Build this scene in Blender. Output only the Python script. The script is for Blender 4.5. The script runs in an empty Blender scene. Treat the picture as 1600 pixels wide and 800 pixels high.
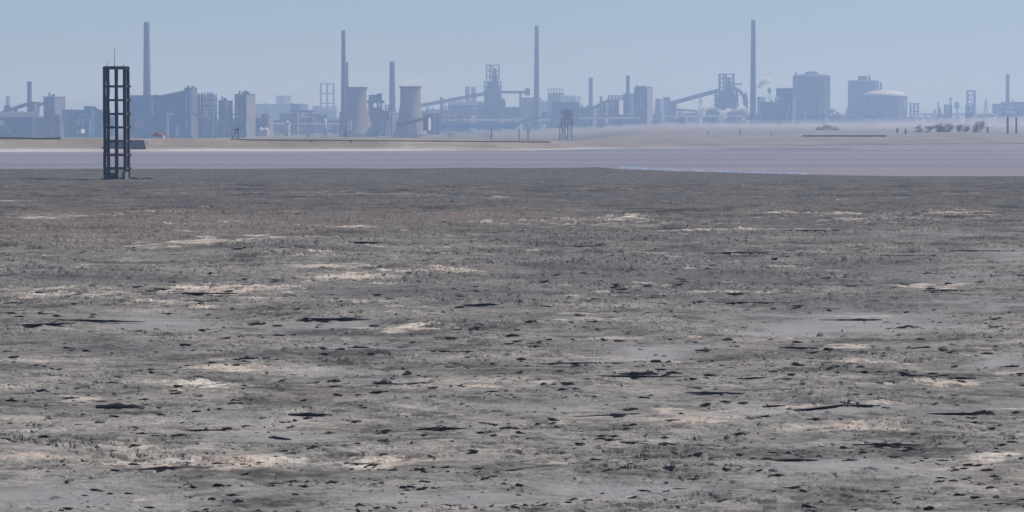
import bpy, math, random
import numpy as np
from mathutils import Vector, Matrix

# ------------------------------------------------------------------ camera, sky, sun, exposure
scene = bpy.context.scene
COL = scene.collection
F = 4600.0            # focal length in photo pixels (photo is 1600 wide)
YH = 178.0            # pixel row of the horizon
CAM_Z = 9.0
PITCH = math.atan((400.0 - YH) / F)

cam_data = bpy.data.cameras.new("camera")
cam_data.sensor_width = 36.0
cam_data.lens = 36.0 * F / 1600.0
cam_data.clip_start = 0.5
cam_data.clip_end = 40000.0
cam = bpy.data.objects.new("camera", cam_data)
cam.location = (0, 0, CAM_Z)
cam.rotation_euler = (math.pi / 2 - PITCH, 0, 0)
COL.objects.link(cam)
scene.camera = cam

SUN_EL = math.radians(53.0)
SUN_AZ = math.radians(76.0)     # to the right of the view direction
world = bpy.data.worlds.new("World")
scene.world = world
world.use_nodes = True
wn = world.node_tree.nodes
wl = world.node_tree.links
wn.clear()
sky = wn.new("ShaderNodeTexSky")
sky.sky_type = 'NISHITA'
sky.sun_disc = False
sky.sun_elevation = SUN_EL
sky.sun_rotation = SUN_AZ
sky.altitude = 1000.0
sky.air_density = 0.58
sky.dust_density = 1.6
sky.ozone_density = 4.0
bg = wn.new("ShaderNodeBackground")
bg.inputs["Strength"].default_value = 0.10
wo = wn.new("ShaderNodeOutputWorld")
wl.new(sky.outputs["Color"], bg.inputs["Color"])
wl.new(bg.outputs["Background"], wo.inputs["Surface"])

sun_data = bpy.data.lights.new("sun", 'SUN')
sun_data.energy = 4.5
sun_data.angle = math.radians(0.8)
sun_data.color = (1.0, 0.965, 0.945)
sun = bpy.data.objects.new("sun", sun_data)
sd = Vector((math.sin(SUN_AZ) * math.cos(SUN_EL), math.cos(SUN_AZ) * math.cos(SUN_EL), math.sin(SUN_EL)))
sun.rotation_euler = sd.to_track_quat('Z', 'Y').to_euler()
sun.location = (300, 100, 400)
COL.objects.link(sun)

scene.view_settings.view_transform = 'Standard'
scene.view_settings.look = 'None'
scene.view_settings.exposure = 0.07
scene.view_settings.gamma = 1.0
scene.view_settings.use_curve_mapping = False
scene.render.engine = 'CYCLES'
scene.cycles.max_bounces = 6
scene.cycles.diffuse_bounces = 2
scene.cycles.glossy_bounces = 2
scene.cycles.volume_bounces = 2
scene.cycles.use_denoising = True
scene.cycles.denoising_prefilter = 'ACCURATE'
scene.cycles.sample_clamp_indirect = 4.0

R = random.Random(7)

# ------------------------------------------------------------------ helpers
CP, SP = math.cos(PITCH), math.sin(PITCH)

def at(px, py, D):
    """world point at forward distance D (metres along Y) seen at photo pixel px, py"""
    dx, dy = px - 800.0, 400.0 - py
    vy = F * CP + dy * SP
    vz = -F * SP + dy * CP
    t = D / vy
    return Vector((dx * t, D, CAM_Z + vz * t))

def gdist(py, z=0.0):
    """forward distance at which the level z is seen at pixel row py"""
    dy = 400.0 - py
    return (z - CAM_Z) * (F * CP + dy * SP) / (-F * SP + dy * CP)

def S(n, D):
    return n * D / F

def sstep(a, b, x):
    t = np.clip((x - a) / (b - a), 0.0, 1.0)
    return t * t * (3 - 2 * t)

_rng = np.random.RandomState(11)
_perm = np.concatenate([_rng.permutation(256)] * 2)
_ang = _rng.rand(256) * 2 * np.pi
_gx, _gy = np.cos(_ang).astype(np.float32), np.sin(_ang).astype(np.float32)

def gnoise(x, y):
    x = np.asarray(x, dtype=np.float32); y = np.asarray(y, dtype=np.float32)
    x0 = np.floor(x); y0 = np.floor(y)
    fx = x - x0; fy = y - y0
    ix = x0.astype(np.int32) & 255; iy = y0.astype(np.int32) & 255
    ix1 = (ix + 1) & 255; iy1 = (iy + 1) & 255
    def g(a, b, ox, oy):
        h = _perm[_perm[a] + b]
        return _gx[h] * (fx - ox) + _gy[h] * (fy - oy)
    u = fx * fx * fx * (fx * (fx * 6 - 15) + 10)
    v = fy * fy * fy * (fy * (fy * 6 - 15) + 10)
    n0 = g(ix, iy, 0, 0) * (1 - u) + g(ix1, iy, 1, 0) * u
    n1 = g(ix, iy1, 0, 1) * (1 - u) + g(ix1, iy1, 1, 1) * u
    return (n0 * (1 - v) + n1 * v) * 1.5

def fbm(x, y, octv=3, gain=0.5):
    s = 0.0; a = 1.0; t = 0.0
    for k in range(octv):
        s = s + a * gnoise(x * 2 ** k + 17.3 * k, y * 2 ** k - 9.1 * k)
        t += a; a *= gain
    return s / t

# ---- materials
def new_mat(name):
    m = bpy.data.materials.new(name)
    m.use_nodes = True
    nt = m.node_tree
    nt.nodes.clear()
    out = nt.nodes.new("ShaderNodeOutputMaterial")
    b = nt.nodes.new("ShaderNodeBsdfPrincipled")
    nt.links.new(b.outputs[0], out.inputs["Surface"])
    return m, nt, b

def ramp(nt, fac, stops):
    r = nt.nodes.new("ShaderNodeValToRGB")
    els = r.color_ramp.elements
    while len(els) < len(stops):
        els.new(0.5)
    for e, (p, c) in zip(els, stops):
        e.position = p
        e.color = (c[0], c[1], c[2], 1) if len(c) == 3 else c
    if fac is not None:
        nt.links.new(fac, r.inputs[0])
    return r

def noise_node(nt, scale, detail=4, rough=0.55, vec=None, dist=0.0):
    n = nt.nodes.new("ShaderNodeTexNoise")
    n.inputs["Scale"].default_value = scale
    n.inputs["Detail"].default_value = detail
    n.inputs["Roughness"].default_value = rough
    n.inputs["Distortion"].default_value = dist
    if vec is not None:
        nt.links.new(vec, n.inputs["Vector"])
    return n

def pos_vec(nt, scale=(1, 1, 1)):
    g = nt.nodes.new("ShaderNodeNewGeometry")
    mp = nt.nodes.new("ShaderNodeMapping")
    mp.inputs["Scale"].default_value = scale
    nt.links.new(g.outputs["Position"], mp.inputs["Vector"])
    return mp.outputs[0]

def mixc(nt, fac, a, b, mode='MIX'):
    m = nt.nodes.new("ShaderNodeMix")
    m.data_type = 'RGBA'
    m.blend_type = mode
    for sock, v in ((m.inputs[0], fac), (m.inputs[6], a), (m.inputs[7], b)):
        if isinstance(v, (int, float)):
            sock.default_value = v
        elif isinstance(v, tuple):
            sock.default_value = (v[0], v[1], v[2], 1)
        else:
            nt.links.new(v, sock)
    return m.outputs[2]

def weathered(name, col, var=0.35, scale=0.08, streak=True, rough=0.8, fine=0.8):
    """a painted / concrete / steel surface with rain streaks and grime"""
    m, nt, b = new_mat(name)
    v = pos_vec(nt, (1, 1, 0.18 if streak else 1))
    n1 = noise_node(nt, scale, 5, 0.6, v)
    n2 = noise_node(nt, fine, 3, 0.6, v)
    lo = tuple(c * (1 - var) for c in col)
    hi = tuple(min(1, c * (1 + var * 0.6)) for c in col)
    r1 = ramp(nt, n1.outputs[0], [(0.3, lo), (0.7, hi)])
    r2 = ramp(nt, n2.outputs[0], [(0.35, (0.75, 0.74, 0.72)), (0.65, (1.05, 1.05, 1.05))])
    c = mixc(nt, 0.8, r1.outputs[0], r2.outputs[0], 'MULTIPLY')
    nt.links.new(c, b.inputs["Base Color"])
    b.inputs["Roughness"].default_value = rough
    b.inputs["Specular IOR Level"].default_value = 0.3
    return m

M = {}
M['steel'] = weathered('weathered_steel', (0.10, 0.10, 0.11), 0.4)
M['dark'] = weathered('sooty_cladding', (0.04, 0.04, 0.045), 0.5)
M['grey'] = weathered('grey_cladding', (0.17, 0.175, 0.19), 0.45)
M['pale'] = weathered('pale_cladding', (0.56, 0.55, 0.53), 0.25)
M['white'] = weathered('white_paint', (0.75, 0.75, 0.74), 0.15)
M['blue'] = weathered('blue_cladding', (0.03, 0.12, 0.27), 0.35)
M['teal'] = weathered('teal_cladding', (0.05, 0.20, 0.25), 0.35)
M['brightblue'] = weathered('bright_blue_roof', (0.06, 0.30, 0.68), 0.2)
M['brick'] = weathered('sooty_brick', (0.13, 0.085, 0.075), 0.35)
M['chimney'] = weathered('stained_chimney_concrete', (0.10, 0.095, 0.10), 0.4)
M['cool'] = weathered('cooling_tower_concrete', (0.25, 0.21, 0.175), 0.35)
M['concrete'] = weathered('bare_concrete', (0.26, 0.25, 0.24), 0.3)
M['brown'] = weathered('brown_cladding', (0.17, 0.12, 0.10), 0.35)
M['rust'] = weathered('red_oxide', (0.30, 0.09, 0.06), 0.35)
M['glass'] = weathered('dusty_glazing', (0.05, 0.06, 0.07), 0.3, rough=0.3)
M['tar'] = weathered('tarred_concrete', (0.026, 0.018, 0.012), 0.45, scale=0.9, fine=5.0)
M['tarlight'] = weathered('sunlit_pale_concrete', (0.17, 0.145, 0.115), 0.4, scale=0.9, fine=5.0)  # sunlight put into the colour of faces and brackets; pale concrete for the footing
M['pipe'] = weathered('black_pipe', (0.14, 0.125, 0.12), 0.3)
M['rampwall'] = weathered('stained_ramp_concrete', (0.17, 0.17, 0.175), 0.25)
M['timber'] = weathered('grey_timber', (0.30, 0.29, 0.25), 0.4, scale=0.5)

# ---- objects
def tag(o, label=None, cat=None, group=None, kind=None):
    if label: o["label"] = label
    if cat: o["category"] = cat
    if group: o["group"] = group
    if kind: o["kind"] = kind
    return o

def thing(name, label, cat, loc, group=None):
    o = bpy.data.objects.new(name, None)
    o.location = loc
    o.empty_display_size = 0.5
    COL.objects.link(o)
    return tag(o, label, cat, group)

def world_loc(o):
    v = Vector(o.location)
    while o.parent:
        o = o.parent
        v += Vector(o.location)
    return v

def link_mesh(name, me, mat, parent=None, smooth=False):
    if mat is not None and not me.materials:
        me.materials.append(mat)
    if smooth:
        me.polygons.foreach_set("use_smooth", [True] * len(me.polygons))
    o = bpy.data.objects.new(name, me)
    COL.objects.link(o)
    if parent is not None:
        o.parent = parent
    return o

class MB:
    def __init__(s):
        s.v = []; s.f = []
    def box(s, c, d, rz=0.0, taper=1.0):
        """box centred at c with full sizes d, turned by rz; its top scaled by taper"""
        co, si = math.cos(rz), math.sin(rz)
        n = len(s.v)
        for z in (-1, 1):
            t = taper if z > 0 else 1.0
            for x, y in ((-1, -1), (1, -1), (1, 1), (-1, 1)):
                lx, ly = x * d[0] / 2 * t, y * d[1] / 2 * t
                s.v.append((c[0] + lx * co - ly * si, c[1] + lx * si + ly * co, c[2] + z * d[2] / 2))
        s.f += [(n, n + 3, n + 2, n + 1), (n + 4, n + 5, n + 6, n + 7), (n, n + 1, n + 5, n + 4),
                (n + 1, n + 2, n + 6, n + 5), (n + 2, n + 3, n + 7, n + 6), (n + 3, n, n + 4, n + 7)]
        return s
    def bar(s, a, b, w, h=None, up=(0, 0, 1)):
        """rectangular bar from a to b"""
        a, b = Vector(a), Vector(b)
        h = h or w
        d = (b - a).normalized()
        u = Vector(up)
        if abs(d.dot(u)) > 0.98:
            u = Vector((0, 1, 0))
        r = d.cross(u).normalized()
        u = r.cross(d).normalized()
        n = len(s.v)
        for p in (a, b):
            for x, y in ((-1, -1), (1, -1), (1, 1), (-1, 1)):
                s.v.append(tuple(p + r * (x * w / 2) + u * (y * h / 2)))
        s.f += [(n, n + 1, n + 2, n + 3), (n + 7, n + 6, n + 5, n + 4), (n, n + 4, n + 5, n + 1),
                (n + 1, n + 5, n + 6, n + 2), (n + 2, n + 6, n + 7, n + 3), (n + 3, n + 7, n + 4, n)]
        return s
    def tube(s, pts, r, seg=8):
        """round pipe along a list of points; r a number or a list"""
        pts = [Vector(p) for p in pts]
        n0 = len(s.v)
        for i, p in enumerate(pts):
            d = (pts[min(i + 1, len(pts) - 1)] - pts[max(i - 1, 0)]).normalized()
            u = Vector((0, 0, 1)) if abs(d.z) < 0.95 else Vector((0, 1, 0))
            a = d.cross(u).normalized(); b = a.cross(d).normalized()
            rr = r[i] if isinstance(r, (list, tuple)) else r
            for k in range(seg):
                t = 2 * math.pi * k / seg
                s.v.append(tuple(p + a * (rr * math.cos(t)) + b * (rr * math.sin(t))))
        for i in range(len(pts) - 1):
            for k in range(seg):
                q = n0 + i * seg
                s.f.append((q + k, q + (k + 1) % seg, q + seg + (k + 1) % seg, q + seg + k))
        s.f.append(tuple(n0 + seg - 1 - k for k in range(seg)))
        e = n0 + (len(pts) - 1) * seg
        s.f.append(tuple(e + k for k in range(seg)))
        return s
    def lathe(s, c, prof, seg=28, closed_top=True, closed_bottom=True):
        """surface of revolution about the vertical through c; prof is [(radius, z)]"""
        n0 = len(s.v)
        for rr, z in prof:
            for k in range(seg):
                t = 2 * math.pi * k / seg
                s.v.append((c[0] + rr * math.cos(t), c[1] + rr * math.sin(t), c[2] + z))
        for i in range(len(prof) - 1):
            for k in range(seg):
                q = n0 + i * seg
                s.f.append((q + k, q + (k + 1) % seg, q + seg + (k + 1) % seg, q + seg + k))
        if closed_bottom:
            s.f.append(tuple(n0 + seg - 1 - k for k in range(seg)))
        if closed_top:
            e = n0 + (len(prof) - 1) * seg
            s.f.append(tuple(e + k for k in range(seg)))
        return s
    def prism(s, pts, depth):
        """closed polygon in 3-D (list of points in one plane facing the viewer) pushed back by the vector depth"""
        n = len(s.v); k = len(pts)
        dv = Vector(depth)
        for p in pts: s.v.append(tuple(p))
        for p in pts: s.v.append(tuple(Vector(p) + dv))
        s.f.append(tuple(n + i for i in range(k)))
        s.f.append(tuple(n + 2 * k - 1 - i for i in range(k)))
        for i in range(k):
            j = (i + 1) % k
            s.f.append((n + j, n + i, n + k + i, n + k + j))
        return s
    def build(s, name, mat, parent=None, smooth=False):
        off = world_loc(parent) if parent is not None else Vector((0, 0, 0))
        me = bpy.data.meshes.new(name)
        me.from_pydata([(x - off.x, y - off.y, z - off.z) for x, y, z in s.v], [], s.f)
        me.update()
        return link_mesh(name, me, mat, parent, smooth)

def grid_mesh(name, X, Y, Z, attrs=None, smooth=True):
    """quads over a rows x columns field of points"""
    nr, nc = X.shape
    me = bpy.data.meshes.new(name)
    co = np.stack([X, Y, Z], axis=-1).reshape(-1).astype(np.float32)
    me.vertices.add(nr * nc)
    me.vertices.foreach_set("co", co)
    i = np.arange((nr - 1) * (nc - 1))
    r, c = i // (nc - 1), i % (nc - 1)
    a = r * nc + c
    quads = np.stack([a, a + 1, a + nc + 1, a + nc], axis=-1).astype(np.int32)
    nq = len(quads)
    me.loops.add(nq * 4)
    me.loops.foreach_set("vertex_index", quads.reshape(-1))
    me.polygons.add(nq)
    me.polygons.foreach_set("loop_start", np.arange(0, nq * 4, 4, dtype=np.int32))
    me.polygons.foreach_set("use_smooth", np.full(nq, smooth, dtype=bool))
    me.update(calc_edges=True)
    for k, arr in (attrs or {}).items():
        at_ = me.attributes.new(k, 'FLOAT', 'POINT')
        at_.data.foreach_set("value", np.asarray(arr, dtype=np.float32).reshape(-1))
    return me

# ------------------------------------------------------------------ mud flat
def ell(PX, PY, lst, fall=1.0):
    """soft union of stains given as (centre px, centre py, half width, half height[, weight]) in the photo's rows"""
    out = np.zeros_like(PX)
    for e in lst:
        cx, cy, hw, hh = e[:4]
        w = e[4] if len(e) > 4 else 1.0
        q = ((PX - cx) / hw) ** 2 + ((PY - cy) / hh) ** 2
        out = np.maximum(out, w * np.exp(-q * fall))
    return out

PALE = [(90,465,130,6),(330,457,170,9),(560,437,130,7),(700,430,55,4),(500,420,150,5,.8),(470,405,110,5,.7),
        (330,380,90,7,.9),(230,385,70,4,.7),(620,514,90,4),(290,480,90,4,.8),(680,550,90,4,.7),(350,577,120,6),
        (330,606,100,6),(120,627,38,7),(250,735,180,13),(390,733,95,11),(590,731,110,9),(1460,450,50,5),
        (980,342,55,4),(900,347,120,4,.7),(1000,352,220,4,.6),(1285,541,45,4),(1470,606,70,7),(1080,650,70,9),
        (1110,668,60,7),(840,695,60,5,.8),(850,735,70,6,.7),(1300,336,220,2.5,.8),(1150,362,170,4,.8),
        (1400,345,170,3,.7),(1500,333,120,2.5,.7),(730,350,70,3,.9),(540,357,70,3,.9),(430,375,100,4,.8),
        (60,341,80,2.5,.8),(150,338,110,2.5,.7),(1560,722,60,7),(1500,738,110,7,.7),(150,420,130,4,.5),
        (640,388,120,3,.6),(1050,400,150,3,.6),(1300,395,120,3,.5),(880,500,110,6,.6),(960,530,70,5,.7),
        (1380,570,120,5,.6),(760,608,120,5,.6),(500,655,80,6,.6),(660,636,60,5,.7),(560,672,70,7,.8),
        (760,310,60,2,.6),(1180,290,40,2,.5),(500,303,420,2,.5),(1250,300,300,2,.4),(1000,560,90,6,.6),
        (1290,640,160,6,.6),(1360,665,80,7,.6),(60,560,100,6,.5),(200,700,50,4,.4),(1400,700,50,8,.5)]
SMOOTH = [(1340,507,150,13,1.2),(1240,517,80,9,1.1),(1580,402,45,9),(1575,568,60,9),(250,505,90,11),(1010,555,90,10),
          (980,772,140,14),(100,785,220,24,.8),(700,785,160,14,.8),(420,690,130,9,.7),(1300,650,170,8,.8),
          (1340,740,150,14,.8),(520,510,60,8,.8),(580,545,70,8,.7),(470,580,60,7,.6),(640,640,50,8,.6),
          (1500,440,80,8,.6),(870,640,130,12,.6),(1560,480,60,8,.7),(300,660,160,10,.5),(1180,760,100,12,.6),
          (1480,370,120,5,.5),(1560,640,60,12,.6)]
DARK = [(1040,440,300,32),(1300,430,170,20),(700,462,170,20,.9),(1320,478,220,14,.9),(150,445,160,7,.8),
        (780,276,900,9),(800,315,900,8,.7),(350,362,120,6,.8),(700,345,150,5,.6),(1250,350,200,7,.7),
        (1000,372,150,6,.7),(250,545,160,9,.6),(600,530,120,7,.5),(90,430,110,7,.7),(760,500,120,12,.5),
        (1500,500,100,8,.4),(920,545,90,6,.5),(1380,760,120,8,.4),(480,630,60,8,.5),(1480,390,90,6,.5)]
BROWN = [(300,348,420,16),(780,340,160,8),(150,370,220,14,.8),(620,338,160,6,.8),(450,372,60,5),(520,618,70,6,.7),
         (1440,335,160,6,.4),(270,612,60,5,.8),(700,424,70,4,.8),(1150,552,60,5,.5),(1560,760,60,8,.6),
         (640,735,60,4,.6),(120,738,60,5,.6),(700,735,80,5,.5)]

def mud_fields(X, Y, Zb, d):
    """relief and stains of the mud at world X, Y"""
    # the stains are laid out on the ground by the row they are seen in
    PY = 178.0 + CAM_Z * F / np.maximum(d, 40.0)
    PX = 800.0 + X / np.maximum(Y, 20.0) * F
    near = sstep(330, 90, d)
    jx = fbm(X / 3.0, Y / 3.0, 4) * 60 + fbm(X / 9.0, Y / 9.0, 2) * 60
    jy = fbm(X / 3.4 + 40, Y / 2.2, 4) * (3 + 13 * near)
    pale = ell(PX + jx, PY + jy, PALE)
    smooth = ell(PX + jx * 1.3, PY + jy, SMOOTH)
    dark = ell(PX + jx * 1.5, PY + jy, DARK, 0.8)
    brown = ell(PX + jx * 1.3, PY + jy, BROWN)
    # stray streaks everywhere, drawn out along the shore
    st = 0.6 * fbm(X / 11.0 + 3, Y / 6.0 + 8, 4, 0.6) + 0.55 * fbm(X / 4.2 + 13, Y / 2.4 + 8, 3, 0.6)
    st2 = fbm(X / 2.0 + 33, Y / 1.1 + 18, 3, 0.6)
    st3 = fbm(X / 17.0 + 63, Y / 5.5 + 8, 4, 0.6)
    pale = np.maximum(pale, sstep(0.10, 0.55, 0.7 * st + 0.7 * st3 + 0.25 * st2) * 0.62 * sstep(440, 300, d))
    pale = np.clip(pale + 0.35 * st2 * pale ** 0.3 + 0.2 * st, 0, 1)
    far_dark = 0.25 * sstep(75, 130, d + 25 * st) + 0.75 * sstep(120, 290, d + 40 * st)  # mud tone darkens with forward distance
    return PX, PY, near, pale, np.clip(smooth, 0, 1), np.clip(dark, 0, 1), np.clip(brown, 0, 1), far_dark

def shore_d(X, Y):
    """forward distance of the near shore along the ray through X, Y"""
    PX = 800.0 + X / np.maximum(Y, 20.0) * F
    row = np.interp(PX, [-900, 0, 450, 700, 860, 930, 965, 1050, 1150, 1260, 1400, 1600, 2600],
                    [261.5, 261.5, 261.2, 260.6, 260, 259.2, 261.5, 265, 267.5, 270.5, 272.5, 272.5, 273])
    return CAM_Z * F / (row - 178.0)

def mud_height(X, Y):
    d = Y
    PX, PY, near, pale, smooth, dark, brown, far_dark = mud_fields(X, Y, None, d)
    calm = 1 - 0.85 * smooth
    broad = 0.10 * gnoise(X / 27, Y / 31) + 0.05 * gnoise(X / 8 + 5, Y / 9)
    wx = fbm(X / 0.9, Y / 0.9, 2) * 0.5
    wy = fbm(X / 0.9 + 31, Y / 0.9 - 7, 2) * 0.5
    def terrace(e, step, sharp):
        b = np.floor(e); fr = e - b
        return (sstep(0.0, sharp, fr) - fr) * step
    # sheets of crust, each a few centimetres proud of the next, broken mainly along the shore's direction
    e1 = fbm(X / 6.5 + wx * .35, Y / 3.6 + wy * .35, 4, 0.5)
    e2 = fbm(X / 15.0 + wx * .2 + 7, Y / 9.0 + wy * .2, 5, 0.5)
    broken = sstep(-0.25, 0.35, fbm(X / 9 + 19, Y / 9 + 2, 3))
    grow = 1.0 + 1.3 * sstep(105, 200, d) - 1.5 * sstep(240, 330, d)
    e4 = fbm(X / 2.6 + wx * .3 + 70, Y / 1.7 + wy * .3, 3, 0.55)
    terr = terrace(e1 * 3.0, 0.055, 0.06) * broken * grow + terrace(e2 * 4.0, 0.095, 0.03) * (0.35 + 0.65 * broken) \
        + terrace(e4 * 2.2, 0.03, 0.10) * grow * broken * (0.3 + 0.7 * dark + 0.5 * sstep(100, 180, d))
    # peeling crust: flat-topped remnants of a dry skin over damper mud, broken at several sizes
    k1 = fbm(X / 1.7 + wx * .25 + 81, Y / 1.0 + wy * .25, 4, 0.62)
    k2 = fbm(X / 0.62 + 11, Y / 0.42 + 4, 3, 0.6)
    k3 = fbm(X / 5.0 + 41, Y / 2.8 + 64, 5, 0.62)
    far = sstep(90, 190, d) * (1 - 0.9 * sstep(230, 330, d))
    cr1 = sstep(-0.06, -0.015, k1); cr2 = sstep(-0.16, -0.11, k2); cr3 = sstep(-0.10, -0.07, k3)
    peel = 0.45 + 0.55 * broken
    skin = (cr1 * 0.035 * (1 + far) + cr2 * 0.022 * (1 + 0.6 * far) + cr3 * 0.045 * (1 + far)) * peel
    crust = np.clip(0.45 * cr1 + 0.3 * cr2 + 0.35 * cr3, 0, 1)
    crust = crust * (1 - smooth) + 0.9 * smooth
    fine = (0.022 * fbm(X / 0.9, Y / 0.6, 4, 0.6) + 0.03 * np.clip(gnoise(X / 1.6 + 5, Y / 0.9), 0, 1) * gnoise(X / 0.35, Y / 0.3)) * (0.5 + 0.7 * dark + 0.6 * broken)
    cl = fbm(X / 0.75 + 3, Y / 0.55, 2, 0.6)
    clod = 0.14 * np.clip(cl - 0.28, 0, 1) * (0.35 + 0.9 * dark + 0.6 * broken) * grow
    z = broad + (terr + fine + clod + skin) * calm
    sh = shore_d(X, Y)
    t = d - sh + 6 * fbm(X / 14, Y / 14, 2)
    z = z * sstep(10, -60, t) - 0.012 * np.clip(t + 12, 0, 60) - 0.15 * sstep(-18, 10, t)
    wet = sstep(-34, -6, t)
    return z, dict(pale=pale * (1 - wet), smooth=smooth, dark=dark, brown=brown, wet=wet, far_dark=far_dark, crust=crust)

rows_py = np.concatenate([np.arange(840, 262, -0.62), np.arange(262, 252, -1.0)])
dist_rows = CAM_Z * F / (rows_py - 178.0)
dist_rows = np.concatenate([np.array([-60, -20, 4, 20, 32, 44, 54]), dist_rows[dist_rows > 55]])
fine_c = np.arange(-45, 1646, 1.66)
cols_px = np.concatenate([np.array([-16000, -6000, -3000]), np.arange(-1800, -45, 45), fine_c, np.arange(1660, 3400, 45), np.array([4600, 7600, 17600])])
side = (cols_px - 800.0) / F
YY = np.repeat(dist_rows[:, None], len(side), axis=1)
XX = side[None, :] * np.maximum(YY, 60.0)
ZZ, mud_attr = mud_height(XX, YY)
mud_me = grid_mesh("mud_flat", XX, YY, ZZ, mud_attr, False)

def attr(nt, name):
    a = nt.nodes.new("ShaderNodeAttribute")
    a.attribute_name = name
    return a.outputs["Fac"]

def mud_material():
    m, nt, b = new_mat("tailings_mud")
    p = pos_vec(nt)
    n_big = noise_node(nt, 0.35, 6, 0.6, p)
    n_mid = noise_node(nt, 2.2, 6, 0.65, p)
    n_fine = noise_node(nt, 9.0, 4, 0.7, p)
    base = ramp(nt, n_big.outputs[0], [(0.25, (0.148, 0.142, 0.130)), (0.5, (0.208, 0.199, 0.182)), (0.75, (0.256, 0.246, 0.225))])
    grit = ramp(nt, n_mid.outputs[0], [(0.32, (0.50, 0.49, 0.48)), (0.47, (0.93, 0.93, 0.93)), (0.68, (1.22, 1.21, 1.20))])
    c = mixc(nt, 0.9, base.outputs[0], grit.outputs[0], 'MULTIPLY')
    grit2 = ramp(nt, n_fine.outputs[0], [(0.33, (0.70, 0.69, 0.68)), (0.6, (1.08, 1.08, 1.08))])
    c = mixc(nt, 0.7, c, grit2.outputs[0], 'MULTIPLY')
    n_str = noise_node(nt, 0.16, 11, 0.78, pos_vec(nt, (0.7, 1.0, 1)))
    grit_and_shade = ramp(nt, n_str.outputs[0], [(0.40, (0.36, 0.355, 0.35)), (0.47, (0.86, 0.86, 0.86)), (0.53, (1.06, 1.05, 1.04)), (0.62, (1.5, 1.45, 1.40))])  # mud grain, its contrast raised to stand in for the relief's self-shadowing
    c = mixc(nt, 0.9, c, grit_and_shade.outputs[0], 'MULTIPLY')
    cs = ramp(nt, attr(nt, "crust"), [(0.15, (0.50, 0.49, 0.48)), (0.6, (0.95, 0.95, 0.95)), (0.95, (1.16, 1.15, 1.14))])
    c = mixc(nt, 1.0, c, cs.outputs[0], 'MULTIPLY')
    dm = nt.nodes.new("ShaderNodeMath"); dm.operation = 'MULTIPLY'; dm.inputs[1].default_value = 0.93
    nt.links.new(attr(nt, "far_dark"), dm.inputs[0])
    c = mixc(nt, dm.outputs[0], c, mixc(nt, 1.0, mixc(nt, 1.0, grit_and_shade.outputs[0], cs.outputs[0], 'MULTIPLY'), (0.082, 0.075, 0.062), 'MULTIPLY'))
    dk = nt.nodes.new("ShaderNodeMath"); dk.operation = 'MULTIPLY'; dk.inputs[1].default_value = 0.75
    nt.links.new(attr(nt, "dark"), dk.inputs[0])
    c = mixc(nt, dk.outputs[0], c, mixc(nt, 1.0, grit.outputs[0], (0.098, 0.097, 0.096), 'MULTIPLY'))
    br = nt.nodes.new("ShaderNodeMath"); br.operation = 'MULTIPLY'; br.inputs[1].default_value = 0.6
    nt.links.new(attr(nt, "brown"), br.inputs[0])
    c = mixc(nt, br.outputs[0], c, mixc(nt, 1.0, grit.outputs[0], (0.175, 0.135, 0.112), 'MULTIPLY'))
    sm = nt.nodes.new("ShaderNodeMath"); sm.operation = 'MULTIPLY'; sm.inputs[1].default_value = 0.85
    nt.links.new(attr(nt, "smooth"), sm.inputs[0])
    c = mixc(nt, sm.outputs[0], c, (0.262, 0.256, 0.25))
    # pale salt crust, broken up by the grain of the mud
    n_hf = noise_node(nt, 0.5, 9, 0.8, pos_vec(nt, (0.8, 1.0, 1)))
    hf = nt.nodes.new("ShaderNodeMath"); hf.operation = 'MULTIPLY_ADD'; hf.inputs[1].default_value = 3.2; hf.inputs[2].default_value = -1.6
    nt.links.new(n_hf.outputs[0], hf.inputs[0])
    ad = nt.nodes.new("ShaderNodeMath"); ad.operation = 'ADD'
    nt.links.new(hf.outputs[0], ad.inputs[0]); nt.links.new(attr(nt, "pale"), ad.inputs[1])
    pr = ramp(nt, ad.outputs[0], [(0.42, (0, 0, 0)), (0.90, (1, 1, 1))])
    pl = nt.nodes.new("ShaderNodeMath"); pl.operation = 'MULTIPLY'
    cm = ramp(nt, attr(nt, "crust"), [(0.35, (0.10, 0.10, 0.10)), (0.8, (1, 1, 1))])
    nt.links.new(pr.outputs[0], pl.inputs[0]); nt.links.new(cm.outputs[0], pl.inputs[1])
    tint = ramp(nt, n_big.outputs[0], [(0.35, (0.46, 0.405, 0.335)), (0.5, (0.42, 0.345, 0.29)), (0.62, (0.53, 0.49, 0.425))])
    c = mixc(nt, pl.outputs[0], c, tint.outputs[0])
    wt = nt.nodes.new("ShaderNodeMath"); wt.operation = 'MULTIPLY'; wt.inputs[1].default_value = 0.7
    nt.links.new(attr(nt, "wet"), wt.inputs[0])
    c = mixc(nt, wt.outputs[0], c, (0.10, 0.093, 0.085))
    nt.links.new(c, b.inputs["Base Color"])
    b.inputs["Roughness"].default_value = 0.9
    b.inputs["Specular IOR Level"].default_value = 0.15
    bp = nt.nodes.new("ShaderNodeBump")
    bp.inputs["Strength"].default_value = 0.9
    bp.inputs["Distance"].default_value = 0.06
    hh = noise_node(nt, 5.0, 6, 0.7, p)
    nt.links.new(hh.outputs[0], bp.inputs["Height"])
    nt.links.new(bp.outputs[0], b.inputs["Normal"])
    return m

mud = link_mesh("mud_flat", mud_me, mud_material())
tag(mud, "dark grey dried tailings mud with pale crust streaks and upturned flakes", kind="structure")

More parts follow.
